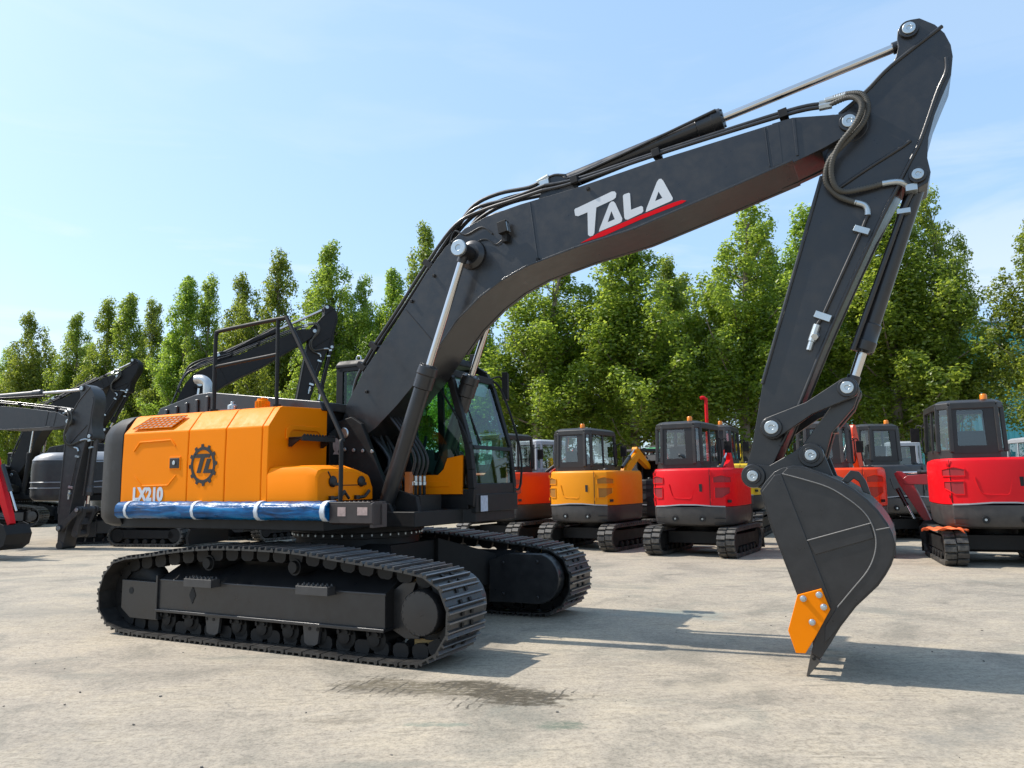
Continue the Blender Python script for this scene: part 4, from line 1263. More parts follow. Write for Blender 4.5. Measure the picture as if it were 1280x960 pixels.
def mini_excavator(label, loc, yaw, col, scale=1.0, group='mini excavators parked in rows', swing=0.0, pose=((2.1, 2.3), (2.75, 1.15)), curl=-100, canopy=False, skirt=None,
                   cabm=None, beacon=True, detail=True, bucketm=None, trackm=None, blade=True, armcol=None):
    root = thing('mini_excavator', label, 'mini excavator', loc, yaw, group, scale)
    skirt = skirt or GREYP
    cabm = cabm or CABM
    armcol = armcol or col
    for s in (-1, 1):
        mini_track(root, s, trackm)
    u = MB()
    u.box(-.5, .5, -.56, .56, .22, .45)
    u.cyl((0, 0, .4), (0, 0, .58), .34, .36, 28)
    u.build('undercarriage', BLACKM, root, bevel=.01)
    if blade:
        b = MB()
        b.prism([(1.18, .06), (1.26, .04), (1.22, .22), (1.28, .42), (1.22, .42), (1.15, .22)], -.86, .86)
        for s in (-1, 1):
            b.bar((.3, s * .45, .33), (1.2, s * .45, .2), .07, .09)
        b.build('dozer_blade', BLACKM, root, bevel=.006)
    def plan(k, dz=0.0):
        P = [(.80, -.74), (.20, -.78), (-.30, -.785), (-.62, -.76), (-.80, -.66), (-.885, -.45), (-.925, -.15), (-.925, .15), (-.885, .45), (-.80, .66), (-.62, .76), (-.30, .785), (.20, .78), (.80, .74)]
        return [(x * k, y * k) for x, y in P]
    sk = MB()
    sk.loft([[(x, y, z) for x, y in plan(k)] for z, k in ((.56, .86), (.59, .95), (.64, .985), (.80, 1.0), (.92, 1.0))])
    so = sk.build('counterweight', skirt, root, bevel=.012)
    if detail:
        h = MB()
        for y in (-.26, .26):
            h.lathe((-.90, y, .70), (-1, 0, 0), [(0, .055), (.035, .055), (.035, .034), (.015, .03)], 16, 0)
            h.cyl((-.91, y, .70), (-.925, y, .70), .02, n=10, mi=1)
        for s in (-1, 1):
            h.bar((-.885, s * .48, .71), (-.80, s * .665, .71), .01, .012, 0)
            h.bar((-.885, s * .48, .60), (-.80, s * .665, .62), .01, .012, 0)
        build_pieces(h, 'bolt', [DARK, STEEL], so)
    # coloured body: lower edge rises towards the middle of the back
    body = MB()
    P = plan(1.006)
    def zlow(y):
        return .925 + .045 * max(0, 1 - abs(y) / .55)
    body.loft([[(x, y, zlow(y) if x < -.5 else .925) for x, y in P], [(x * 1.002, y * 1.002, 1.15) for x, y in P], [(x, y, 1.52) for x, y in P], [(x * .985, y * .985, 1.60) for x, y in P], [(x * .95, y * .95, 1.635) for x, y in P]])
    bo = body.build('body_cover', col, root, bevel=.01)
    if detail:
        tr = MB()
        for i in range(4, 9):
            a, b = P[i], P[i + 1]
            tr.bar((a[0] * 1.003, a[1] * 1.003, zlow(a[1])), (b[0] * 1.003, b[1] * 1.003, zlow(b[1])), .012, .022)
        tr.build('trim_strip', SILVER, bo)
        g = MB()
        # seams between rear cover and side doors
        for (x, y) in ((-.895, -.42), (-.80, .67)):
            g.box(x - .012, x, y - .004, y + .004, .95, 1.62)
        g.obox((-.912, -.24, 1.27), (.02, .075, .14))
        build_pieces(g, 'seam', DARK, bo)
        rb = MB()
        for seq in ([(-.908, .36, 1.34), (-.914, .30, 1.13), (-.922, .22, 1.08), (-.930, .02, 1.075), (-.926, -.08, 1.09), (-.922, -.14, 1.34)],):
            rb.tube(seq, .011, 6, smooth=2)
        build_pieces(rb, 'pressed_rib', col, bo)
        # louvred vents on the corner
        def onrim(y, z, out=.006):
            # point on the rear surface at lateral y
            Q = P[2:12]
            for a, b in zip(Q[:-1], Q[1:]):
                if a[1] <= y <= b[1]:
                    t = (y - a[1]) / (b[1] - a[1])
                    x = a[0] + t * (b[0] - a[0])
                    return (x - out, y - (out if y < -.6 else -out if y > .6 else 0), z)
            return (P[2][0], y, z)
        vent_dark = paint('vent_' + col.name, tuple(c * .42 + .01 for c in MCOL[col.name]), .55, bump=0)
        v = MB()
        for s in (-1, 1):
            for zz, hh, ya_, yb_ in ((1.36, .14, .48, .745), (1.08, .20, .50, .73)):
                ys = [s * (ya_ + (yb_ - ya_) * i / 6) for i in range(7)]
                def edge(i):
                    # lower window narrows towards its outer foot
                    return (zz + (.03 * max(0, i - 3) if hh > .15 else .0), zz + hh - (.012 * abs(i - 3) if hh < .15 else 0))
                for i in range(6):
                    (l0, h0), (l1, h1) = edge(i), edge(i + 1)
                    v.add([onrim(ys[i], l0), onrim(ys[i + 1], l1), onrim(ys[i + 1], h1), onrim(ys[i], h0)], [(0, 1, 2, 3)])
                for i in range(6):
                    (l0, h0), (l1, h1) = edge(i), edge(i + 1)
                    v.bar(onrim(ys[i], l0, .008), onrim(ys[i + 1], l1, .008), .02, .014, 1)
                    v.bar(onrim(ys[i], h0, .008), onrim(ys[i + 1], h1, .008), .02, .014, 1)
                for i in (0, 6):
                    l0, h0 = edge(i)
                    v.bar(onrim(ys[i], l0, .008), onrim(ys[i], h0, .008), .02, .014, 1)
        build_pieces(v, 'vent', [vent_dark, col], bo, smooth=False)
        hn = MB()
        hn.tube([(.05, -.80, 1.66), (.05, -.83, 1.80), (.05, -.83, 2.0)], .012, 6) if canopy else hn.box(-.70, -.62, -.60, -.40, 1.63, 1.66)
        hn.lathe((-.55, -.52, 1.63), (0, 0, 1), [(0, .06), (.03, .06), (.05, .045), (.06, .01)], 14)
        hn.build('filler_cap', BLKD, bo, bevel=.004)
        for y in (-.44, .70):
            for z in (1.02, 1.50):
                hg = MB()
                hg.cyl((-.9 if abs(y) < .5 else -.79, y, z), (-.9 if abs(y) < .5 else -.79, y, z + .06), .014, n=8)
                hg.build('hinge', col, bo)
        q = MB()
        q.obox((-.72, -.715, 1.02), (.07, .07, .05), Matrix.Rotation(R(40), 3, 'Z'))
        q.build('tow_slot', DARK, bo)
    # cab or canopy
    ya, yb = -.18, .74
    x0, x1, zb, zt = -.62, .66, 1.63, 2.52
    if canopy:
        c = MB()
        for x in (x0 + .1, x1):
            for y in (ya, yb - .06):
                c.tube([(x, y, 1.45), (x, y, 2.40), (x * .9, y, 2.46)], .03, 8, smooth=2)
        co = c.build('canopy_post', BLACKM, root)
        c = MB()
        c.loft([[(x0, ya - .06, 2.44), (x1 + .12, ya - .06, 2.44), (x1 + .12, yb, 2.44), (x0, yb, 2.44)], [(x0 + .04, ya - .02, 2.52), (x1 + .08, ya - .02, 2.52), (x1 + .08, yb - .04, 2.52), (x0 + .04, yb - .04, 2.52)]])
        c.build('canopy_roof', cabm, root, bevel=.02)
        c = MB()
        c.box(-.35, .1, .1, .55, 1.62, 1.75)
        c.obox((-.36, .32, 1.98), (.12, .44, .5))
        c.build('driver_seat', SEAT, root, bevel=.03)
    else:
        c = MB()
        base = [(x0, ya + .10), (x0, yb - .16), (x0 + .16, yb), (x1, yb), (x1, ya), (x0 + .10, ya)]
        c.prism(base, zb - .02, zb + .15, 'z')
        top = [(x * .97, .28 + (y - .28) * .96) for x, y in base]
        lo = [(x, y, zb + .1) for x, y in base]
        hi = [(x, y, zt - .06) for x, y in top]
        for a, b in zip(lo, hi):
            c.bar(a, b, .062, .062, up=(1, 0, 0))
        n = len(base)
        for i in range(n):
            c.bar(hi[i], hi[(i + 1) % n], .06, .10)
        # door post and mid rail on the sides
        for y0_ in (ya, yb):
            c.bar((.05, y0_, zb + .1), (.05, .28 + (y0_ - .28) * .96, zt - .06), .04, .05, up=(1, 0, 0))
        co = c.build('cab', cabm, root, bevel=.012)
        rf = MB()
        rf.loft([[(x * 1.02, .28 + (y - .28) * 1.04, zt - .05) for x, y in top], [(x * 1.02, .28 + (y - .28) * 1.04, zt - .01) for x, y in top], [(x * .9, .28 + (y - .28) * .88, zt + .035) for x, y in top]])
        rf.build('roof', cabm, co, bevel=.015)
        for i in range(n):
            j = (i + 1) % n
            a, b, b2, a2 = Vector(lo[i]), Vector(lo[j]), Vector(hi[j]), Vector(hi[i])
            if (b - a).length < .2:
                pass
            m = MB()
            m.add([a + Vector((0, 0, .05)), b + Vector((0, 0, .05)), b2 - Vector((0, 0, .05)), a2 - Vector((0, 0, .05))], [(0, 1, 2, 3)])
            w = m.build('window', GLASSD, co, smooth=False)
            if i == 0 and detail:
                # black printed border round the rear pane
                A, B, C_, D_ = (Vector(p) for p in ((x0 - .012, ya + .12, zb + .14), (x0 - .012, yb - .18, zb + .14), (x0 * .97 - .012, yb - .2, zt - .1), (x0 * .97 - .012, ya + .14, zt - .1)))
                k = MB()
                k.bar(A, B, .006, .12, up=(0, 0, 1))
                k.bar(D_, C_, .006, .06, up=(0, 0, 1))
                k.bar(A + Vector((0, .05, 0)), D_ + Vector((0, .05, 0)), .006, .20, up=(0, 1, 0))
                k.bar(B - Vector((0, .02, 0)), C_ - Vector((0, .02, 0)), .006, .09, up=(0, 1, 0))
                k.build('pane_border', BLKD, w)
        st = MB()
        st.obox((-.30, .28, 1.86), (.14, .44, .42), Matrix.Rotation(R(-8), 3, 'Y'))
        st.box(-.28, .15, .1, .56, 1.55, 1.72)
        st.tube([(.3, .2, 1.6), (.36, .2, 2.0)], .02, 6, smooth=0)
        st.tube([(.3, .48, 1.6), (.36, .48, 2.0)], .02, 6, smooth=0)
        st.build('driver_seat', SEAT, co, bevel=.05)
        if beacon:
            bc = MB()
            bc.lathe((-.45, .05, zt + .02), (0, 0, 1), [(0, .06), (.02, .06)], 16, 1)
            bc.lathe((-.45, .05, zt + .04), (0, 0, 1), [(0, .052), (.07, .05), (.085, .04), (.09, .01)], 16, 0)
            bc.build('beacon', [AMBER, BLACKM], co)
        for y0_ in (ya - .02, yb + .02):
            gh = MB()
            gh.tube([(.62, y0_, 1.75), (.62, y0_ + (.04 if y0_ > 0 else -.04), 1.80), (.60, y0_ + (.04 if y0_ > 0 else -.04), 2.2), (.60, y0_, 2.25)], .011, 6, smooth=2)
            gh.build('grab_handle', BLACKM, co)
        mr = MB()
        mr.tube([(x1, yb, 2.2), (x1 + .12, yb + .1, 2.25), (x1 + .12, yb + .14, 2.15)], .012, 6)
        mr.obox((x1 + .12, yb + .15, 2.08), (.05, .14, .24))
        mr.tube([(x1, ya, 2.2), (x1 + .12, ya - .1, 2.25), (x1 + .12, ya - .14, 2.15)], .012, 6)
        mr.obox((x1 + .12, ya - .15, 2.08), (.05, .14, .24))
        build_pieces(mr, 'mirror', BLACKM, co, bevel=.015)
    # arm: everything lies in a vertical plane through the swing post
    c0 = Vector((.98, 0, 0))
    Rz = Matrix.Rotation(swing, 3, 'Z')
    T = lambda p: c0 + Rz @ (Vector(p) - c0)
    f, tp = (1.12, .86), pose[0]
    e = pose[1]
    m = MB(T)
    m.box(.80, 1.0, -.13, .13, .55, .95)
    m.prism([(.95, .55), (1.16, .60), (1.20, .95), (1.05, 1.0), (.95, .9)], -.11, .11)
    m.build('swing_post', armcol, root, bevel=.01)
    d = Vector((tp[0] - f[0], tp[1] - f[1]))
    L = d.length
    d.normalize()
    n = Vector((-d.y, d.x))
    pt = lambda a, b: (f[0] + d.x * a * L + n.x * b, f[1] + d.y * a * L + n.y * b)
    m = MB(T)
    m.prism([pt(-.05, -.07), pt(-.05, .07), pt(.25, .22), pt(.5, .32), pt(.62, .31), pt(1.0, .09), pt(1.05, 0), pt(1.0, -.08), pt(.62, .09), pt(.48, .10), pt(.25, .0)], -.075, .075)
    bo_ = m.build('boom', armcol, root, bevel=.008)
    ram_l(root, T, 'boom_cylinder', (1.22, .70), pt(.48, .16), .045, .025)
    s = Vector((e[0] - tp[0], e[1] - tp[1]))
    Ls = s.length
    s.normalize()
    ns = Vector((-s.y, s.x))
    ps = lambda a, b: (tp[0] + s.x * a * Ls + ns.x * b, tp[1] + s.y * a * Ls + ns.y * b)
    m = MB(T)
    m.prism([ps(-.26, .05), ps(-.24, .12), ps(0, .13), ps(.9, .07), ps(1.04, .04), ps(1.04, -.05), ps(.9, -.06), ps(0, -.09), ps(-.2, -.02)], -.065, .065)
    m.build('stick', armcol, root, bevel=.008)
    ram_l(root, T, 'stick_cylinder', pt(.50, .40), ps(-.22, .06), .04, .022)
    k = ps(.1, .2)
    ram_l(root, T, 'bucket_cylinder', k, ps(.88, .2), .04, .022)
    # bucket
    tipv = Vector(ps(1.0, 0))
    mk = bucketm or BLACKM
    rr = Matrix.Rotation(R(curl), 2)
    bp = [(0, 0), (.10, .12), (.30, .14), (.48, .02), (.52, -.18), (.42, -.36), (.22, -.48), (.10, -.50)]
    q = [tuple(tipv + rr @ Vector(p)) for p in bp]
    m = MB(T)
    inner = [tuple(tipv + rr @ (Vector(p) * .9 + Vector((.012, -.02)))) for p in bp]
    for y in (-.30, .275):
        m.prism(q, y, y + .025)
    m.prism(q[1:] + list(reversed(inner[1:])), -.28, .28)
    bk = m.build('bucket', mk, root, bevel=.004)
    m = MB(T)
    for j in range(4):
        y = -.26 + j * .16
        a = tipv + rr @ Vector((.10, -.50))
        b = tipv + rr @ Vector((-.02, -.56))
        m.bar((a.x, y, a.y), (b.x, y, b.y), .05, .04)
    m.build('teeth', TRACKM, bk)
    return root

def ram_l(root, T, name, a, b, rb, rr):
    m = MB(T)
    A, B = Vector((a[0], 0, a[1])), Vector((b[0], 0, b[1]))
    G = A.lerp(B, .58)
    m.cyl(A, G, rb, n=14)
    m.cyl(G - (B - A).normalized() * .05, G, rb * 1.2, n=14)
    o = m.build(name, BLACK, root)
    m = MB(T)
    m.cyl(G, B, rr, n=12)
    m.build('rod', CHROME, o)
    return o

MCOL = {'red_paint': (0.66, 0.012, 0.022), 'orange_red_paint': (0.74, 0.062, 0.014), 'amber_paint': (0.78, 0.31, 0.012), 'yellow_paint': (0.80, 0.52, 0.01),
        'grey_paint': (0.062, 0.060, 0.060), 'black_matt': (.02, .02, .02), 'silver_paint': (.48, .49, .51), 'green_paint': (0.05, 0.26, 0.10)}

# ------------------------------------------------------------------ trees, hedge, buildings
def leaf_material(name, cols, trans=0.35):
    m, nt, out = nt_new(name)
    g = N(nt, 'ShaderNodeNewGeometry')
    c = ramp(nt, g.outputs['Random Per Island'], [(i / (len(cols) - 1), k) for i, k in enumerate(cols)])
    oi = N(nt, 'ShaderNodeObjectInfo')
    hv = N(nt, 'ShaderNodeHueSaturation')
    nt.links.new(c, hv.inputs['Color'])
    nt.links.new(maths(nt, 'ADD', maths(nt, 'MULTIPLY', oi.outputs['Random'], 0.024), 0.489), hv.inputs['Hue'])
    nt.links.new(maths(nt, 'ADD', maths(nt, 'MULTIPLY', oi.outputs['Random'], 0.35), 0.82), hv.inputs['Value'])
    b = N(nt, 'ShaderNodeBsdfPrincipled')
    b.inputs['Roughness'].default_value = 0.38
    b.inputs['Specular IOR Level'].default_value = 0.6
    nt.links.new(hv.outputs[0], b.inputs['Base Color'])
    t = N(nt, 'ShaderNodeBsdfTranslucent')
    hv2 = N(nt, 'ShaderNodeHueSaturation')
    hv2.inputs['Hue'].default_value = 0.485
    hv2.inputs['Value'].default_value = 1.9
    nt.links.new(hv.outputs[0], hv2.inputs['Color'])
    nt.links.new(hv2.outputs[0], t.inputs[0])
    mx = N(nt, 'ShaderNodeMixShader')
    mx.inputs[0].default_value = trans
    nt.links.new(b.outputs[0], mx.inputs[1])
    nt.links.new(t.outputs[0], mx.inputs[2])
    nt.links.new(mx.outputs[0], out.inputs[0])
    return m

LEAF = leaf_material('poplar_leaf', [(0.105, 0.165, 0.020), (0.150, 0.225, 0.025), (0.20, 0.275, 0.032), (0.26, 0.33, 0.044)], 0.60)
HEDGE = leaf_material('hedge_leaf', [(0.035, 0.07, 0.016), (0.06, 0.11, 0.02), (0.10, 0.15, 0.03), (0.24, 0.22, 0.10)], 0.25)
BARK = paint('bark', (0.20, 0.165, 0.125), 0.85, var=0.35, bump=0.6, bscale=14, vscale=3)

def leaves_mesh(name, centres, normals, sizes, rng, mat):
    n = len(centres)
    nrm = normals / np.linalg.norm(normals, axis=1, keepdims=True)
    ref = rng.normal(size=(n, 3))
    u = np.cross(nrm, ref)
    u /= np.linalg.norm(u, axis=1, keepdims=True)
    w = np.cross(nrm, u)
    s = sizes[:, None]
    fold = nrm * s * 0.16
    p0 = centres - u * s * .62
    p1 = centres + w * s * .40 + fold
    p2 = centres + u * s * .62 - fold * .6
    p3 = centres - w * s * .40 + fold
    V = np.stack([p0, p1, p2, p3], 1).reshape(-1, 3)
    me = bpy.data.meshes.new(name)
    me.vertices.add(4 * n)
    me.vertices.foreach_set('co', V.astype(np.float32).ravel())
    idx = np.arange(4 * n).reshape(n, 4)
    tri = np.stack([idx[:, [0, 1, 2]], idx[:, [0, 2, 3]]], 1).reshape(-1)
    me.loops.add(len(tri))
    me.loops.foreach_set('vertex_index', tri.astype(np.int32))
    me.polygons.add(2 * n)
    me.polygons.foreach_set('loop_start', np.arange(0, 6 * n, 3, dtype=np.int32))
    me.update(calc_edges=True)
    me.validate()
    me.materials.append(mat)
    return me

def make_tree_meshes(seed, H=12.0, W=2.0, n_leaf=38000, base=3.7, full=.55):
    rng = np.random.default_rng(seed)
    C, Nn, Sz = [], [], []
    tr = MB()
    bend = rng.normal(size=2) * .12
    ax = lambda z: np.array([bend[0] * (z / H) ** 2 * 3, bend[1] * (z / H) ** 2 * 3, z])
    path = [ax(z) for z in np.linspace(0, H * .93, 9)]
    rad = lambda z: .17 * (1 - z / H) ** .8 + .012
    for a, b in zip(path[:-1], path[1:]):
        tr.cyl(a, b, rad(a[2]) * (1.35 if a[2] == 0 else 1), rad(b[2]), 10)
    lobes = []
    def env(zr):
        # crown half-width against height within the crown: rounded foot, full lower half, tapering to a blunt tip
        lo = min(1.0, .50 + zr / .18 * .50)
        t = max(0.0, (zr - full) / (1.03 - full))
        return lo * max(.04, 1 - t ** 1.15) if zr > full else lo
    nb = 44
    for k in range(nb):
        zr = (k + rng.uniform(0, 1)) / nb
        ztip = base + zr * (H - base) * .97
        az = k * 2.39996 + rng.normal() * .45
        out = W * env(zr) * rng.uniform(.62, 1.18)
        rise = rng.uniform(1.2, 2.4) * (1 - .45 * zr) * (.55 + .45 * min(1, out))
        p0 = ax(max(1.6, ztip - rise))
        p2 = ax(ztip) + np.array([math.cos(az) * out, math.sin(az) * out, 0])
        p1 = p0 + np.array([math.cos(az) * out * .68, math.sin(az) * out * .68, rise * .28])
        at = lambda t: p0 * (1 - t) ** 2 + p1 * 2 * t * (1 - t) + p2 * t * t
        pts = [at(t) for t in np.linspace(0, 1, 6)]
        for i in range(5):
            r0 = .05 * (1 - i / 6) * (1 - .5 * zr)
            tr.cyl(pts[i], pts[i + 1], r0, r0 * .82, 6)
        big = rng.uniform(.55, 1.35)
        if rng.uniform() < .10:
            continue
        for t, r in ((.45, .50), (.70, .60), (.95, .60), (1.1, .38)):
            c = at(t) + rng.normal(size=3) * np.array([.14, .14, .16])
            lobes.append((c, r * big * (1 - .55 * zr)))
        if rng.uniform() < .55:
            c = p2 + np.array([-math.cos(az) * .1, -math.sin(az) * .1, rng.uniform(.35, .75)])
            if c[2] < H - .1:
                lobes.append((c, rng.uniform(.24, .40)))
    for z in np.linspace(base + 1, H * .99, 14):
        lobes.append((ax(z) + rng.normal(size=3) * .10, .56 * max(.16, 1.08 - (z / H) ** 2.2)))
    # side leaders: pointed secondary tips beside the main one
    for k in range(7):
        az = rng.uniform(0, 6.28)
        rr_ = W * rng.uniform(.30, .62)
        zt = H * rng.uniform(.62, .90) - rr_ * .5
        for t in np.linspace(0, 1, 6):
            c = ax(zt - 2.4 * (1 - t)) + np.array([math.cos(az), math.sin(az), 0]) * rr_ * (.75 + .25 * t)
            lobes.append((c + rng.normal(size=3) * .05, .50 * (1 - t) + .14))
    wgt = np.array([l[1] ** 2 for l in lobes])
    wgt = wgt / wgt.sum()
    for (c, r), w_ in zip(lobes, wgt):
        k = max(12, int(n_leaf * w_))
        d = rng.normal(size=(k, 3))
        d /= np.linalg.norm(d, axis=1, keepdims=True)
        rr = r * rng.uniform(.12, 1, size=(k, 1)) ** .42 * (1 + rng.normal(size=(k, 1)) * .12)
        p = c + d * rr * np.array([1, 1, 1.2])
        C.append(p)
        Nn.append(d * .9 + rng.normal(size=(k, 3)) * .5 + np.array([0, 0, .3]))
        Sz.append(rng.uniform(.065, .125, size=k))
    crown = leaves_mesh('crown', np.concatenate(C), np.concatenate(Nn), np.concatenate(Sz), rng, LEAF)
    t_o = tr.build('trunk', BARK)
    tm = t_o.data
    bpy.data.objects.remove(t_o)
    return crown, tm

VARIANTS = [make_tree_meshes(s, 12.0, w, full=f) for s, w, f in ((3, 1.9, .34), (11, 2.15, .40), (23, 1.55, .36), (37, 2.0, .26), (58, 1.45, .30))]

def plant_tree(label, x, y, h, var, wid=1.0, yaw=0.0, group='poplars in a row behind the machines'):
    t = thing('poplar_tree', label, 'tree', (x, y, 0), yaw, group)
    k = h / 12.0
    t.scale = (k * wid, k * wid, k)
    crown, trunk = VARIANTS[var % len(VARIANTS)]
    for nm, me in (('crown', crown), ('trunk', trunk)):
        o = bpy.data.objects.new(nm, me)
        COL.objects.link(o)
        o.parent = t
    return t

# camera model of the photograph, used to lay the row of trees and far things out on the ground
CAM_F, CAM_P, CAM_H, CAM_R = 949.056, R(7.332), 1.486, R(-0.753)

def ground_dir(px, py):
    a, b = px - 640, py - 480
    u = (a * math.cos(-CAM_R) - b * math.sin(-CAM_R)) / CAM_F
    w = (a * math.sin(-CAM_R) + b * math.cos(-CAM_R)) / CAM_F
    return Vector((u, math.cos(CAM_P) + w * math.sin(CAM_P), math.sin(CAM_P) - w * math.cos(CAM_P)))

def at_depth(px, py, d):
    r = ground_dir(px, py)
    t = d / r.y
    return Vector((t * r.x, d, CAM_H + t * r.z))

TREES = [
    # top of the crown in the photo (px, py), distance, variant, width, label
    (18, 438, 50, 1, 1.0, 'low rounded poplar at the left end of the tree row'),
    (60, 391, 48, 0, 1.05, 'poplar with pointed top standing clear near the left end of the row'),
    (104, 393, 47, 3, .95, 'poplar directly above the folded black digger arm at left, left one of two'),
    (135, 374, 46, 2, 1.0, 'slim poplar behind the elbow of the folded black arm at left'),
    (165, 367, 45, 4, 1.0, 'thin spire poplar just right of the folded black arm'),
    (194, 376, 44, 2, .9, 'short spire poplar above the silver exhaust pipe'),
    (237, 346, 42, 4, 1.05, 'tall spire poplar left of the handrail, left one of a pair'),
    (262, 347, 41.5, 2, .9, 'tall spire poplar left of the handrail, right one of a pair'),
    (292, 378, 40, 1, .85, 'lower poplar framed by the left post of the handrail'),
    (324, 341, 39, 0, .95, 'dense poplar rising above the middle of the handrail'),
    (353, 317, 38, 2, 1.0, 'narrow tall poplar rising above the right corner of the handrail'),
    (422, 305, 36, 3, 1.05, 'broad tall poplar behind the raised black arm tip left of the main boom'),
    (463, 346, 35.5, 1, .8, 'lower bushy poplar behind the dark cab corner, right of the broad tall one'),
    (490, 336, 35, 4, .9, 'small poplar just left of the main boom, partly hidden by its taller neighbour'),
    (524, 280, 34, 3, .8, 'bright tall poplar touching the left edge of the main boom'),
    (590, 330, 32, 1, .9, 'poplar mostly hidden by the bend of the main boom'),
    (664, 312, 30.5, 0, 1.5, 'broad poplar under the boom bend above the cab mirror'),
    (785, 290, 29.5, 3, 1.5, 'large poplar under the boom with a visible trunk beside the amber machine'),
    (832, 322, 31, 2, 1.0, 'darker poplar in the gap left of the big freestanding crown'),
    (915, 257, 29, 1, 1.3, 'big poplar with full crown between boom underside and stick'),
    (962, 305, 30, 3, .95, 'poplar tucked against the left edge of the stick'),
    (1010, 262, 32, 2, 1.3, 'poplar whose top shows just left of the upper stick'),
    (1100, 258, 27.5, 3, 1.5, 'poplar directly right of the bucket cylinder with pale trunk below'),
    (1168, 236, 27, 1, .80, 'tallest looking poplar right of the digger arm with dark top'),
    (1314, 262, 23.5, 1, 1.0, 'near poplar cut by the right edge of the photo'),
]
random.seed(12)
for (px, py, d, v, wd, lab) in TREES:
    p = at_depth(px, py, d)
    plant_tree(lab, p.x, d, p.z, v, wd * 12.0 / p.z * (p.z / 12.0) ** .6, random.uniform(0, 6.28))
BACK = [(40, 455, 56, 1, 'dark poplar of the rear row at the far left'), (120, 425, 54, 3, 'rear row poplar behind the folded arm'), (215, 415, 50, 0, 'rear row poplar behind the exhaust pipe'),
        (310, 400, 47, 1, 'rear row poplar seen through the handrail'), (385, 370, 44, 3, 'rear row poplar in the gap over the raised black arm'), (450, 390, 42, 0, 'rear row poplar behind the cab corner'),
        (560, 360, 40, 1, 'rear row poplar hidden by the boom'), (665, 380, 38, 3, 'rear row poplar filling the gap above the mirror'), (765, 350, 37, 0, 'rear row poplar over the amber machine'),
        (860, 345, 36, 1, 'rear row poplar in the gap over the middle red machine'), (985, 350, 36, 3, 'rear row poplar behind the stick'), (1090, 330, 34, 0, 'rear row poplar behind the bucket cylinder'),
        (1140, 345, 34, 1, 'rear row poplar low behind the tallest one')]
for (px, py, d, v, lab) in BACK:
    p = at_depth(px, py, d)
    plant_tree(lab, p.x, d, p.z, v + 2, 1.35 if px < 1100 else .8, random.uniform(0, 6.28), 'poplars of the rear row')

# low wall and hedge beyond the trees, following the row
WA, WB = Vector((24.0, 28.0, 0)), Vector((-40.0, 57.0, 0))
wd_ = (WB - WA).normalized()
wn = Vector((-wd_.y, wd_.x, 0))
if wn.y < 0:
    wn = -wn
CONC = paint('wall_render', (0.34, 0.33, 0.32), .8, var=.15, dust=.1, bump=.2, bscale=12)
COPE = paint('wall_cope', (0.42, 0.37, 0.30), .8, var=.12, bump=.2, bscale=12)
wl = thing('boundary_wall', 'low grey rendered wall with beige coping behind the parked machines', 'wall', tuple((WA + WB) / 2))
mid = (WA + WB) / 2
m = MB()
m.bar(WA - mid + Vector((0, 0, .65)), WB - mid + Vector((0, 0, .65)), .24, 1.3)
m.build('wall_face', CONC, wl, bevel=.01)
m = MB()
m.bar(WA - mid + Vector((0, 0, 1.37)), WB - mid + Vector((0, 0, 1.37)), .38, .14)
m.build('coping', COPE, wl, bevel=.01)
rng = np.random.default_rng(77)
nl = 34000
tt = rng.uniform(0, 1, nl)
off = rng.normal(size=nl) * .55 + 1.6
hh = 1.9 + .45 * np.sin(tt * 61) + .3 * np.sin(tt * 143 + 1)
zz = rng.uniform(0.4, 1, nl) ** .7 * hh
ctr = np.array(WA)[None] + (np.array(WB) - np.array(WA))[None] * tt[:, None] + np.array(wn)[None] * off[:, None]
ctr[:, 2] = zz
nn = rng.normal(size=(nl, 3)) + np.array([-wn.x, -wn.y, .5])
hm = leaves_mesh('hedge', ctr, nn, rng.uniform(.14, .26, nl), rng, HEDGE)
ho = bpy.data.objects.new('hedge', hm)
COL.objects.link(ho)
tag(ho, 'clipped green hedge with pale flowers above the low wall', 'hedge')

# teal shed far behind the right-hand trees
sh_c = at_depth(1226, 405, 62)
shed = thing('warehouse', 'teal corrugated metal warehouse showing between the right-hand poplars', 'building', (sh_c.x + 4, 70, 0), R(4))
ht = sh_c.z
m = MB()
prof = []
x = -16.0
while x < 16.0:
    prof += [(x, -8.0), (x + .18, -8.0), (x + .24, -8.07), (x + .42, -8.07), (x + .48, -8.0)]
    x += .5
prof += [(16.0, -8.0), (16.0, 8.0), (-16.0, 8.0)]
m.prism(prof, 0, ht, 'z')
m.build('corrugated_wall', TEAL, shed, smooth=False)
m = MB()
m.prism([(-8.4, ht), (0, ht + 1.8), (8.4, ht), (8.4, ht + .15), (0, ht + 1.98), (-8.4, ht + .15)], -16.4, 16.4, 'x')
m.build('roof', paint('shed_roof', (.30, .42, .46), .5), shed, smooth=False)
m = MB()
m.box(-15.8, 15.8, -8.14, -8.08, ht - .5, ht - .2)
m.build('gutter', paint('gutter_pale', (.45, .5, .5), .5), shed)

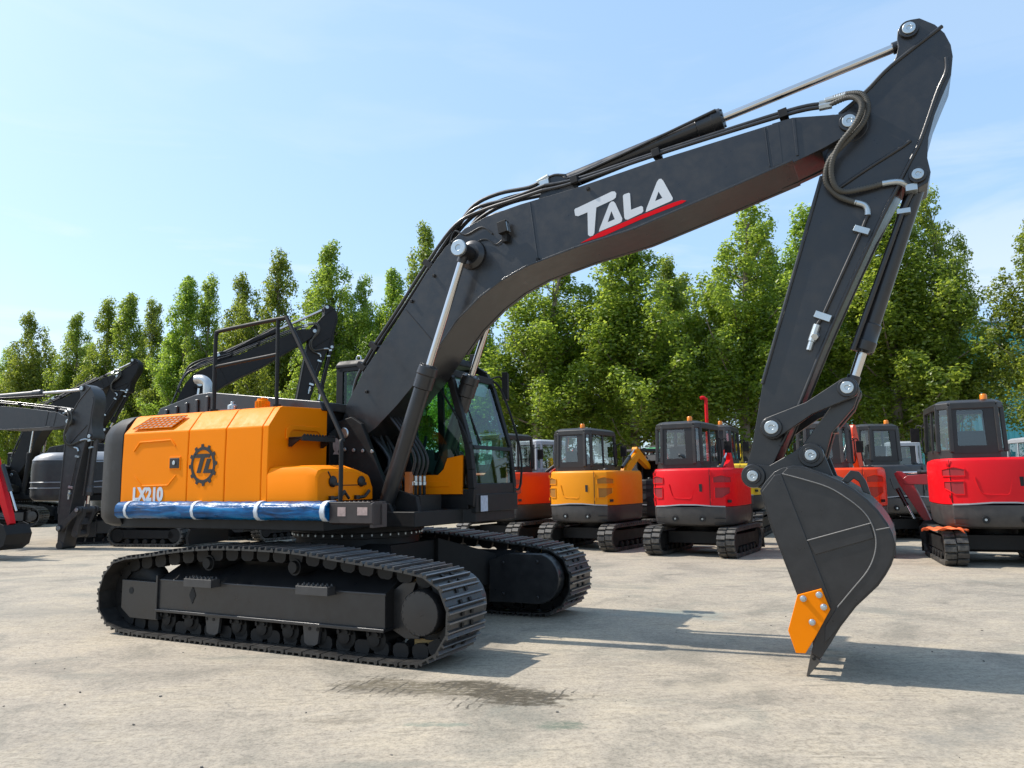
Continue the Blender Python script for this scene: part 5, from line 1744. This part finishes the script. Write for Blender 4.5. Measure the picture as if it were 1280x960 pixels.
# overhead lines on poles that stand behind the trees
pw = thing('power_line', 'four thin overhead cables crossing the sky right of the trees', 'cable', (0, 0, 0))
for k, (y0, y1, dd) in enumerate(((352, 342, 60), (363, 352, 60), (373, 362, 60.6), (378, 371, 61))):
    a, b = at_depth(1060, y0 + 10, dd), at_depth(1420, y1 - 8, dd - 10)
    mid_ = (a + b) / 2 - Vector((0, 0, .6))
    m = MB()
    m.tube([a, a.lerp(mid_, .5) - Vector((0, 0, .1)), mid_, mid_.lerp(b, .5) - Vector((0, 0, .1)), b], .018, 5)
    m.build('cable', paint('cable_grey', (.06, .06, .07), .6, bump=0), pw)
for px in (1060, 1420):
    a = at_depth(px, 360, 60 if px < 1200 else 50)
    m = MB()
    m.cyl((a.x, a.y, 0), (a.x, a.y, a.z + .6), .16, .11, 12)
    m.box(a.x - .9, a.x + .9, a.y - .06, a.y + .06, a.z - .1, a.z + .02)
    m.build('pole', paint('pole_concrete', (.34, .33, .31), .8), pw)

# ------------------------------------------------------------------ ground
def ground_material():
    m, nt, out = nt_new('yard_concrete')
    b = N(nt, 'ShaderNodeBsdfPrincipled')
    geo = N(nt, 'ShaderNodeNewGeometry').outputs['Position']
    L = nt.links.new
    def mapped(scale, rot=0.0, loc=(0, 0, 0)):
        mp = N(nt, 'ShaderNodeMapping')
        mp.inputs['Scale'].default_value = scale
        mp.inputs['Rotation'].default_value = (0, 0, rot)
        mp.inputs['Location'].default_value = loc
        L(geo, mp.inputs[0])
        return mp.outputs[0]
    big = noise(nt, geo, .16, 5, .55, .4)
    c = ramp(nt, big, [(.30, (.290, .258, .210)), (.5, (.345, .299, .237)), (.72, (.405, .350, .272))])
    med = noise(nt, geo, 1.1, 9, .68, .6)
    c = mixc(nt, .75, c, ramp(nt, med, [(.37, (.66, .68, .68)), (.48, (1, 1, 1)), (.62, (1.18, 1.16, 1.10))]), 'MULTIPLY')
    # broom and drag marks run one way
    stre = noise(nt, mapped((1.0, 2.6, 1), R(-22)), 1.5, 8, .7, .5)
    c = mixc(nt, .26, c, ramp(nt, stre, [(.38, (.55, .55, .55)), (.47, (1, 1, 1)), (.62, (1.16, 1.14, 1.10))]), 'MULTIPLY')
    fine = noise(nt, mapped((1, 1.0, 1), R(-14)), 20, 8, .78)
    c = mixc(nt, .55, c, ramp(nt, fine, [(.38, (.55, .53, .51)), (.49, (1, 1, 1)), (.62, (1.32, 1.29, 1.24))]), 'MULTIPLY')
    # scattered bluish-grey worn patches and pale spalls
    pat = noise(nt, mapped((.9, 1.6, 1), R(20), (3, 7, 0)), .55, 7, .62, 1.2)
    c = mixc(nt, ramp(nt, pat, [(.56, 0.0), (.66, .55)]), c, (.20, .195, .16))
    sp = noise(nt, mapped((1.2, 2.2, 1), R(-10), (9, 2, 0)), 1.0, 9, .72, .9)
    c = mixc(nt, ramp(nt, sp, [(.62, 0.0), (.70, .65)]), c, (.44, .375, .275))
    dk = noise(nt, mapped((1.0, 1.7, 1), R(-16), (1, 4, 0)), 1.3, 9, .75, .8)
    c = mixc(nt, ramp(nt, dk, [(.63, 0.0), (.72, .55)]), c, (.17, .165, .155))
    # dark dots of grit
    pit = noise(nt, geo, 55, 3, .6)
    c = mixc(nt, .32, c, ramp(nt, pit, [(.38, (.42, .40, .37)), (.47, (1, 1, 1)), (.62, (1.2, 1.18, 1.14))]), 'MULTIPLY')
    vo = N(nt, 'ShaderNodeTexVoronoi')
    vo.inputs['Scale'].default_value = 5.5
    L(geo, vo.inputs['Vector'])
    c = mixc(nt, maths(nt, 'MULTIPLY', ramp(nt, vo.outputs['Distance'], [(.035, 1.0), (.055, 0.0)]), .55), c, (.10, .095, .085))
    # short scrapes and drag strokes, light and dark, in two directions
    for ang, sc_, lo_, colr, k_ in ((R(62), (1.5, 13, 1), .60, (.50, .44, .35), .32), (R(-48), (1.8, 14, 1), .61, (.15, .135, .105), .45)):
        st_ = noise(nt, mapped(sc_, ang, (5 * k_, 3, 0)), 1.5, 3, .5, .3)
        c = mixc(nt, maths(nt, 'MULTIPLY', ramp(nt, st_, [(lo_, 0.0), (lo_ + .05, k_)]), ramp(nt, med, [(.44, 0.0), (.56, 1.0)])), c, colr)
    # hairline cracks
    wob = N(nt, 'ShaderNodeTexNoise')
    wob.inputs['Scale'].default_value = 1.7
    wob.inputs['Detail'].default_value = 6
    L(geo, wob.inputs['Vector'])
    vm = N(nt, 'ShaderNodeVectorMath', operation='MULTIPLY_ADD')
    L(wob.outputs['Color'], vm.inputs[0])
    vm.inputs[1].default_value = (.9, .9, 0)
    L(geo, vm.inputs[2])
    vc = N(nt, 'ShaderNodeTexVoronoi', feature='DISTANCE_TO_EDGE')
    vc.inputs['Scale'].default_value = .24
    L(vm.outputs[0], vc.inputs['Vector'])
    crack = ramp(nt, vc.outputs['Distance'], [(0.0012, 1.0), (0.0045, 0.0)])
    cm = ramp(nt, noise(nt, geo, .7, 3), [(.54, 0.0), (.66, .6)])
    crk = maths(nt, 'MULTIPLY', crack, cm)
    c = mixc(nt, crk, c, (.13, .12, .105))
    speck = noise(nt, mapped((1, 2.0, 1), R(-14)), 13, 9, .8, .3)
    # stains and scrapes with a place of their own: (x, y, rx, ry, angle, colour, strength, grain)
    def spot(x, y, rx, ry, ang, col, k, grain=3.0, edge=(.25, .95), stretch=(1, 1, 1), soft=.6):
        nonlocal c
        mp = N(nt, 'ShaderNodeMapping', vector_type='TEXTURE')
        mp.inputs['Location'].default_value = (x, y, 0)
        mp.inputs['Rotation'].default_value = (0, 0, ang)
        mp.inputs['Scale'].default_value = (rx, ry, 1)
        L(geo, mp.inputs[0])
        ln = N(nt, 'ShaderNodeVectorMath', operation='LENGTH')
        L(mp.outputs[0], ln.inputs[0])
        mp2 = N(nt, 'ShaderNodeMapping')
        mp2.inputs['Rotation'].default_value = (0, 0, -ang)
        mp2.inputs['Scale'].default_value = stretch
        L(geo, mp2.inputs[0])
        g = noise(nt, mp2.outputs[0], grain, 8, .7, .4)
        f = maths(nt, 'ADD', ln.outputs['Value'], maths(nt, 'MULTIPLY', maths(nt, 'SUBTRACT', g, .5), soft * 5.0))
        crumb = ramp(nt, speck, [(.36, .10), (.52, 1.0)])
        c = mixc(nt, maths(nt, 'MULTIPLY', ramp(nt, f, [(edge[0], k), (edge[1], 0.0)]), crumb), c, col)
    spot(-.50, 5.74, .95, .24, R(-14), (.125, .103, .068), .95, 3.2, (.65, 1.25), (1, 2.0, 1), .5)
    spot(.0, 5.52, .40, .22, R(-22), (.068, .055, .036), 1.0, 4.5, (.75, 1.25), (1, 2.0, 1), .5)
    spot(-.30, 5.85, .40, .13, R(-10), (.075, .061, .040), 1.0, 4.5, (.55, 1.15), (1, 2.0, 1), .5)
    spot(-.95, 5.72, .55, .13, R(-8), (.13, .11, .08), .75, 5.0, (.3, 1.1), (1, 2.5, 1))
    spot(-1.12, 5.02, .40, .10, R(5), (.15, .13, .10), .6, 6.0)
    spot(.29, 4.88, .19, .10, R(0), (.085, .12, .085), .75, 8.0, (.45, 1.0))
    spot(-.50, 4.93, .30, .05, R(-4), (.15, .19, .15), .6, 7.0, (.6, 1.0))
    spot(1.6, 5.75, .85, .22, R(15), (.47, .40, .30), .55, 3.2)
    spot(1.25, 4.87, .35, .10, R(20), (.50, .43, .33), .6, 4.5)
    spot(1.8, 8.7, .9, .35, R(-20), (.24, .28, .25), .6, 3.0)
    spot(-6.0, 9.5, 2.4, .5, R(-8), (.25, .225, .18), .5, 2.0)
    spot(-4.2, 6.6, 1.6, .35, R(-12), (.20, .18, .145), .45, 2.6)
    spot(2.6, 4.6, .7, .25, R(30), (.21, .20, .17), .5, 3.0)
    # diagonal scuffs left by the track shoes
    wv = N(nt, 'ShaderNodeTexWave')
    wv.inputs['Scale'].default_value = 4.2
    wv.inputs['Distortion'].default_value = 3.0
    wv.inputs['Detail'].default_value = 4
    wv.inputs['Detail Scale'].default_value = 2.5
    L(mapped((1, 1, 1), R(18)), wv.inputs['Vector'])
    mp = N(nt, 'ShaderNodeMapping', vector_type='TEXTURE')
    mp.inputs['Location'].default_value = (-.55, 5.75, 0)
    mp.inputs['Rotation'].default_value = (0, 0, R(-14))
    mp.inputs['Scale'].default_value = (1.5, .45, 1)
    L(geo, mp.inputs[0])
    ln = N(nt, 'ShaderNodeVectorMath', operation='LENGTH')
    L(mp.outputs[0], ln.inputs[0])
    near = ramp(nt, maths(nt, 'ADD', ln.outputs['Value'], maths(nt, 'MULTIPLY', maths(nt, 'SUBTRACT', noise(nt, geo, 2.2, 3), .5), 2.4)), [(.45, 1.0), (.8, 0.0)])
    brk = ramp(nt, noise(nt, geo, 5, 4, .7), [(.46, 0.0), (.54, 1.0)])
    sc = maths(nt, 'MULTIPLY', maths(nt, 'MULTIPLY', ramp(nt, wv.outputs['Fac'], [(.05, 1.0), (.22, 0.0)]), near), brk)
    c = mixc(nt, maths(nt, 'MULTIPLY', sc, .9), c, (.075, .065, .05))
    # slab joints, 6 m apart, turned like the yard
    mj = mapped((1, 1, 1), R(-33), (1.1, .6, 0))
    sep = N(nt, 'ShaderNodeSeparateXYZ')
    vj = N(nt, 'ShaderNodeVectorMath', operation='MULTIPLY_ADD')
    L(wob.outputs['Color'], vj.inputs[0])
    vj.inputs[1].default_value = (.05, .05, 0)
    L(mj, vj.inputs[2])
    L(vj.outputs[0], sep.inputs[0])
    jn = None
    for s_, per in ((sep.outputs[0], 6.0), (sep.outputs[1], 5.0)):
        fr = maths(nt, 'ABSOLUTE', maths(nt, 'SUBTRACT', maths(nt, 'FRACT', maths(nt, 'DIVIDE', s_, per)), .5))
        l_ = ramp(nt, fr, [(.0010, 1.0), (.0022, 0.0)])
        jn = l_ if jn is None else maths(nt, 'MAXIMUM', jn, l_)
    jm = maths(nt, 'MULTIPLY', jn, ramp(nt, noise(nt, geo, .5, 4), [(.50, 0.0), (.66, .5)]))
    c = mixc(nt, jm, c, (.16, .15, .13))
    L(c, b.inputs['Base Color'])
    L(ramp(nt, med, [(.3, .72), (.7, .92)]), b.inputs['Roughness'])
    b.inputs['Specular IOR Level'].default_value = .3
    bp = N(nt, 'ShaderNodeBump')
    bp.inputs['Strength'].default_value = .5
    bp.inputs['Distance'].default_value = .018
    h = maths(nt, 'ADD', maths(nt, 'MULTIPLY', fine, .35), maths(nt, 'ADD', maths(nt, 'MULTIPLY', med, .9), maths(nt, 'MULTIPLY', stre, .7)))
    h = maths(nt, 'SUBTRACT', h, maths(nt, 'MULTIPLY', maths(nt, 'MAXIMUM', crk, jm), .8))
    L(h, bp.inputs['Height'])
    L(bp.outputs[0], b.inputs['Normal'])
    L(b.outputs[0], out.inputs[0])
    return m

gm = MB()
gm.add([(-900, -300, 0), (900, -300, 0), (900, 1500, 0), (-900, 1500, 0)], [(0, 1, 2, 3)])
tag(gm.build('ground', ground_material(), smooth=False), 'sunlit worn beige concrete yard with cracks and stains', 'ground', kind='structure')

# loose grit
random.seed(31)
gr = MB()
for k in range(150):
    x, y = random.uniform(-5, 4.5), random.uniform(3.2, 12)
    s = random.choice((.004, .005, .007, .011))
    a = random.uniform(0, 3)
    gr.obox((x, y, s * .35), (s * random.uniform(1, 2), s, s * .8), Matrix.Rotation(a, 3, 'Z') @ Matrix.Rotation(random.uniform(-.4, .4), 3, 'X'))
tag(gr.build('grit', paint('stone_grit', (.15, .135, .115), .9, var=.5, bump=.2), bevel=.002), 'small dark stones and crumbs scattered on the concrete', 'grit', kind='stuff')

# ------------------------------------------------------------------ the machines
MAIN_YAW = R(-26.675)
big_excavator('new black and orange crawler excavator in front, its boom arching over the yard', (-1.716, 8.524, 0), MAIN_YAW, main=True)

big_excavator('dark grey excavator at the left edge with its bare stick hanging straight down', (-16.37, 20.29, 0), R(-13.5), boom_rot=R(-13.7), stick_rot=R(15.5), hood=GREYP, cwm=GREYP, body=GREYP, bucket=False,
              group='dark excavators behind on the left', stripe=SILVER)
big_excavator('large dark grey excavator with silver shoulder stripe, boom raised behind the orange hood', (-10.46, 22.52, 0), R(25.3), boom_rot=R(19.7), stick_rot=R(8.9), hood=GREYP, cwm=GREYP, body=BLACKM, bucket=False,
              group='dark excavators behind on the left', scale=1.07, stripe=SILVER)
big_excavator('black excavator far left with folded arm pointing at the poplars', (-20.2, 31.0, 0), R(-1.6), boom_rot=R(19.3), stick_rot=R(-6), hood=BLACKM, cwm=BLACKM, body=BLACKM, bucket=False,
              group='dark excavators behind on the left', stripe=SILVER)

ROW = 'mini excavators parked in the front row'
REAR = 'machines parked in the rear row'
yaw = lambda phi: R(90 - phi)
mini_excavator('amber mini excavator with black glazed cab, between the big cab and the red one', (1.87, 17.4, 0), yaw(33), YELLOWO, 1.04, ROW, pose=((2.25, 2.05), (2.9, 1.75)), curl=40)
mini_excavator('bright red mini excavator in the middle of the row, seen from behind', (3.88, 15.75, 0), yaw(31), RED, 1.04, ROW, pose=((2.0, 1.8), (2.6, .9)), trackm=RUBBER)
mini_excavator('orange-red mini excavator half hidden behind the digger bucket', (6.65, 15.5, 0), yaw(27), ORED, 1.02, ROW, swing=R(-28), pose=((1.35, 2.3), (1.6, 1.3)), cabm=GREYP)
mini_excavator('red mini excavator at the right edge with an orange cloth on its track', (8.36, 13.5, 0), yaw(20), RED, 1.09, ROW, swing=R(72), pose=((2.05, 1.3), (1.75, .6)), armcol=MAROON)
mini_excavator('orange-red mini excavator directly right of the big machine cab', (-.05, 18.7, 0), yaw(34), ORED, 1.04, ROW, swing=R(-48), pose=((2.05, 1.9), (2.5, .8)), beacon=False)
mini_excavator('red mini excavator cut by the left edge, arm lowered to its bucket', (-13.15, 16.9, 0), R(-14), RED, 1.04, ROW, pose=((1.95, 1.95), (2.5, .75)), curl=-70)
mini_excavator('dark tracked mini excavator seen only below the orange hood, with raised blade', (-9.0, 20.0, 0), R(-12), GREYP, 1.0, ROW, pose=((1.9, 1.9), (2.4, .8)), beacon=False)
mini_excavator('mini excavator with sunlit dusty tracks seen under the slew ring', (-6.9, 21.6, 0), R(60), GREYP, 1.0, ROW, pose=((1.9, 1.9), (2.4, .8)), beacon=False)

mini_excavator('bright yellow mini excavator behind the middle red one', (5.9, 21.0, 0), yaw(25), YELLOW, 1.15, REAR, pose=((1.9, 1.9), (2.5, .9)), cabm=GREYP)
mini_excavator('dark grey cabbed machine in the gap between bucket and right-hand red one', (9.1, 19.0, 0), yaw(-8), GREYP, 1.08, REAR, pose=((1.9, 1.7), (2.5, .8)))
mini_excavator('grey mini excavator between the two cabs left of the amber one', (1.0, 21.8, 0), yaw(40), GREYP, 1.04, REAR, pose=((1.9, 1.9), (2.5, .9)), beacon=False, cabm=SILVER)
mini_excavator('small dark open canopy excavator right of the amber machine', (3.75, 20.6, 0), yaw(60), BLACKM, .92, REAR, canopy=True, cabm=BLACKM, pose=((1.9, 1.8), (2.4, .7)), skirt=BLACKM)
mini_excavator('green canopy excavator peeping out left of the middle red cab', (4.55, 21.5, 0), yaw(70), GREENP, .95, REAR, canopy=True, cabm=GREENP, pose=((1.9, 2.0), (2.4, .7)))
mini_excavator('grey cabbed machine far behind the maroon arm', (11.8, 22.6, 0), yaw(20), SILVER, .98, REAR, pose=((1.9, 1.7), (2.5, .8)), beacon=False, cabm=SILVER)
mini_excavator('grey mini excavator behind the right-hand red one', (14.6, 20.8, 0), yaw(10), GREYP, .98, REAR, pose=((1.9, 1.7), (2.5, .8)), beacon=False, cabm=SILVER)
mini_excavator('red mini excavator of the rear row seen through the cab of the middle one', (5.1, 23.5, 0), yaw(60), RED, 1.0, REAR, pose=((2.0, 2.9), (2.6, 2.2)), beacon=False)

# red cloth on the track of the right-hand machine
def cloth(loc, yaw_):
    random.seed(8)
    m = MB()
    nx, ny = 16, 10
    vs, fs = [], []
    for j in range(ny):
        for i in range(nx):
            u, v = i / (nx - 1) - .5, j / (ny - 1) - .5
            z = .02 + .035 * math.sin(u * 13 + v * 4) * math.cos(v * 11 + u * 3) + random.uniform(-.008, .008)
            if abs(u) > .40:
                z -= (abs(u) - .40) * .35
            vs.append((u * .64 + .03 * math.sin(v * 7), v * .50 + .025 * math.sin(u * 9), z))
    for j in range(ny - 1):
        for i in range(nx - 1):
            fs.append((j * nx + i, j * nx + i + 1, (j + 1) * nx + i + 1, (j + 1) * nx + i))
    m.add(vs, fs)
    o = m.build('cloth', CLOTH, None)
    o.location = loc
    o.rotation_euler = (0, 0, yaw_)
    sm = o.modifiers.new('thick', 'SOLIDIFY')
    sm.thickness = .012
    o.modifiers.new('round', 'SUBSURF').levels = 1
    tag(o, 'crumpled orange-red cloth lying on the left track of the right-hand red machine', 'cloth')
    return o
pole = thing('lifting_pole', 'thin red pole with a hooked tip rising behind the middle red cab', 'pole', (5.1, 19.9, 0))
m = MB()
m.tube([(0, 0, 0), (0, 0, 3.3), (.01, 0, 3.52), (-.06, 0, 3.62), (-.14, 0, 3.60)], .045, 10, smooth=3)
m.build('mast', RED, pole)
m = MB()
m.box(-.16, .16, -.16, .16, 0, .12)
m.build('foot', BLACKM, pole, bevel=.02)
_y = yaw(20)
cloth((8.36 + 1.09 * (math.cos(_y) * -.80 - math.sin(_y) * .80), 13.5 + 1.09 * (math.sin(_y) * -.80 + math.cos(_y) * .80), .600), _y + 1.3)

# ------------------------------------------------------------------ light, sky, camera
SUN_EL, SUN_AZ = R(50), R(16)        # light travels to the right and slightly towards the viewer
ld = Vector((math.cos(SUN_AZ) * math.cos(SUN_EL), -math.sin(SUN_AZ) * math.cos(SUN_EL), -math.sin(SUN_EL)))
sun = bpy.data.lights.new('sun', 'SUN')
sun.energy = 3.0
sun.angle = R(.53)
sun.color = (1.0, .945, .86)
so = bpy.data.objects.new('sun', sun)
COL.objects.link(so)
so.rotation_euler = ld.to_track_quat('-Z', 'Y').to_euler()
so.location = (-20, 6, 30)

w = bpy.data.worlds.new('World')
S.world = w
w.use_nodes = True
nt = w.node_tree
nt.nodes.clear()
wo = nt.nodes.new('ShaderNodeOutputWorld')
bg = nt.nodes.new('ShaderNodeBackground')
sky = nt.nodes.new('ShaderNodeTexSky')
sky.sky_type = 'NISHITA'
sky.sun_disc = False
sky.sun_elevation = SUN_EL
sky.sun_rotation = math.atan2(-ld.x, -ld.y)
sky.altitude = 30
sky.air_density = 1.0
sky.dust_density = 1.6
sky.ozone_density = 1.5
# a few thin low clouds
tc = nt.nodes.new('ShaderNodeTexCoord').outputs['Generated']
mp = nt.nodes.new('ShaderNodeMapping')
mp.inputs['Scale'].default_value = (1.5, 1.5, 7.0)
nt.links.new(tc, mp.inputs[0])
cn = noise(nt, mp.outputs[0], 1.9, 7, .55, .6)
cf = ramp(nt, cn, [(.49, 0.0), (.64, .8)])
sx = nt.nodes.new('ShaderNodeSeparateXYZ')
nt.links.new(tc, sx.inputs[0])
lowm = ramp(nt, sx.outputs[2], [(.04, 1.0), (.42, .12)])
cm_ = maths(nt, 'MULTIPLY', cf, lowm)
# summer haze: scattered light evens the dome out towards a pale cyan blue
cc = mixc(nt, .55, sky.outputs[0], (1.72, 2.72, 3.85))
cc = mixc(nt, cm_, cc, (3.7, 3.9, 4.15))
nt.links.new(cc, bg.inputs[0])
bg.inputs[1].default_value = 0.15
nt.links.new(bg.outputs[0], wo.inputs[0])

cam = bpy.data.cameras.new('camera')
cam.sensor_fit = 'HORIZONTAL'
cam.sensor_width = 36.0
cam.lens = CAM_F / 1280 * 36
cam.clip_start = .05
cam.clip_end = 4000
co = bpy.data.objects.new('camera', cam)
COL.objects.link(co)
right, fwd, up = Vector((1, 0, 0)), Vector((0, math.cos(CAM_P), math.sin(CAM_P))), Vector((0, -math.sin(CAM_P), math.cos(CAM_P)))
cr, sr_ = math.cos(CAM_R), math.sin(CAM_R)
r2, u2 = right * cr + up * sr_, up * cr - right * sr_
M = Matrix((r2, u2, -fwd)).transposed().to_4x4()
M.translation = (0, 0, CAM_H)
co.matrix_world = M
S.camera = co
S.view_settings.view_transform = 'Standard'
S.view_settings.look = 'None'
S.view_settings.exposure = 0.87
S.view_settings.gamma = 1
S.cycles.max_bounces = 8
S.cycles.diffuse_bounces = 6
S.cycles.transparent_max_bounces = 16
S.cycles.caustics_reflective = False
S.cycles.caustics_refractive = False
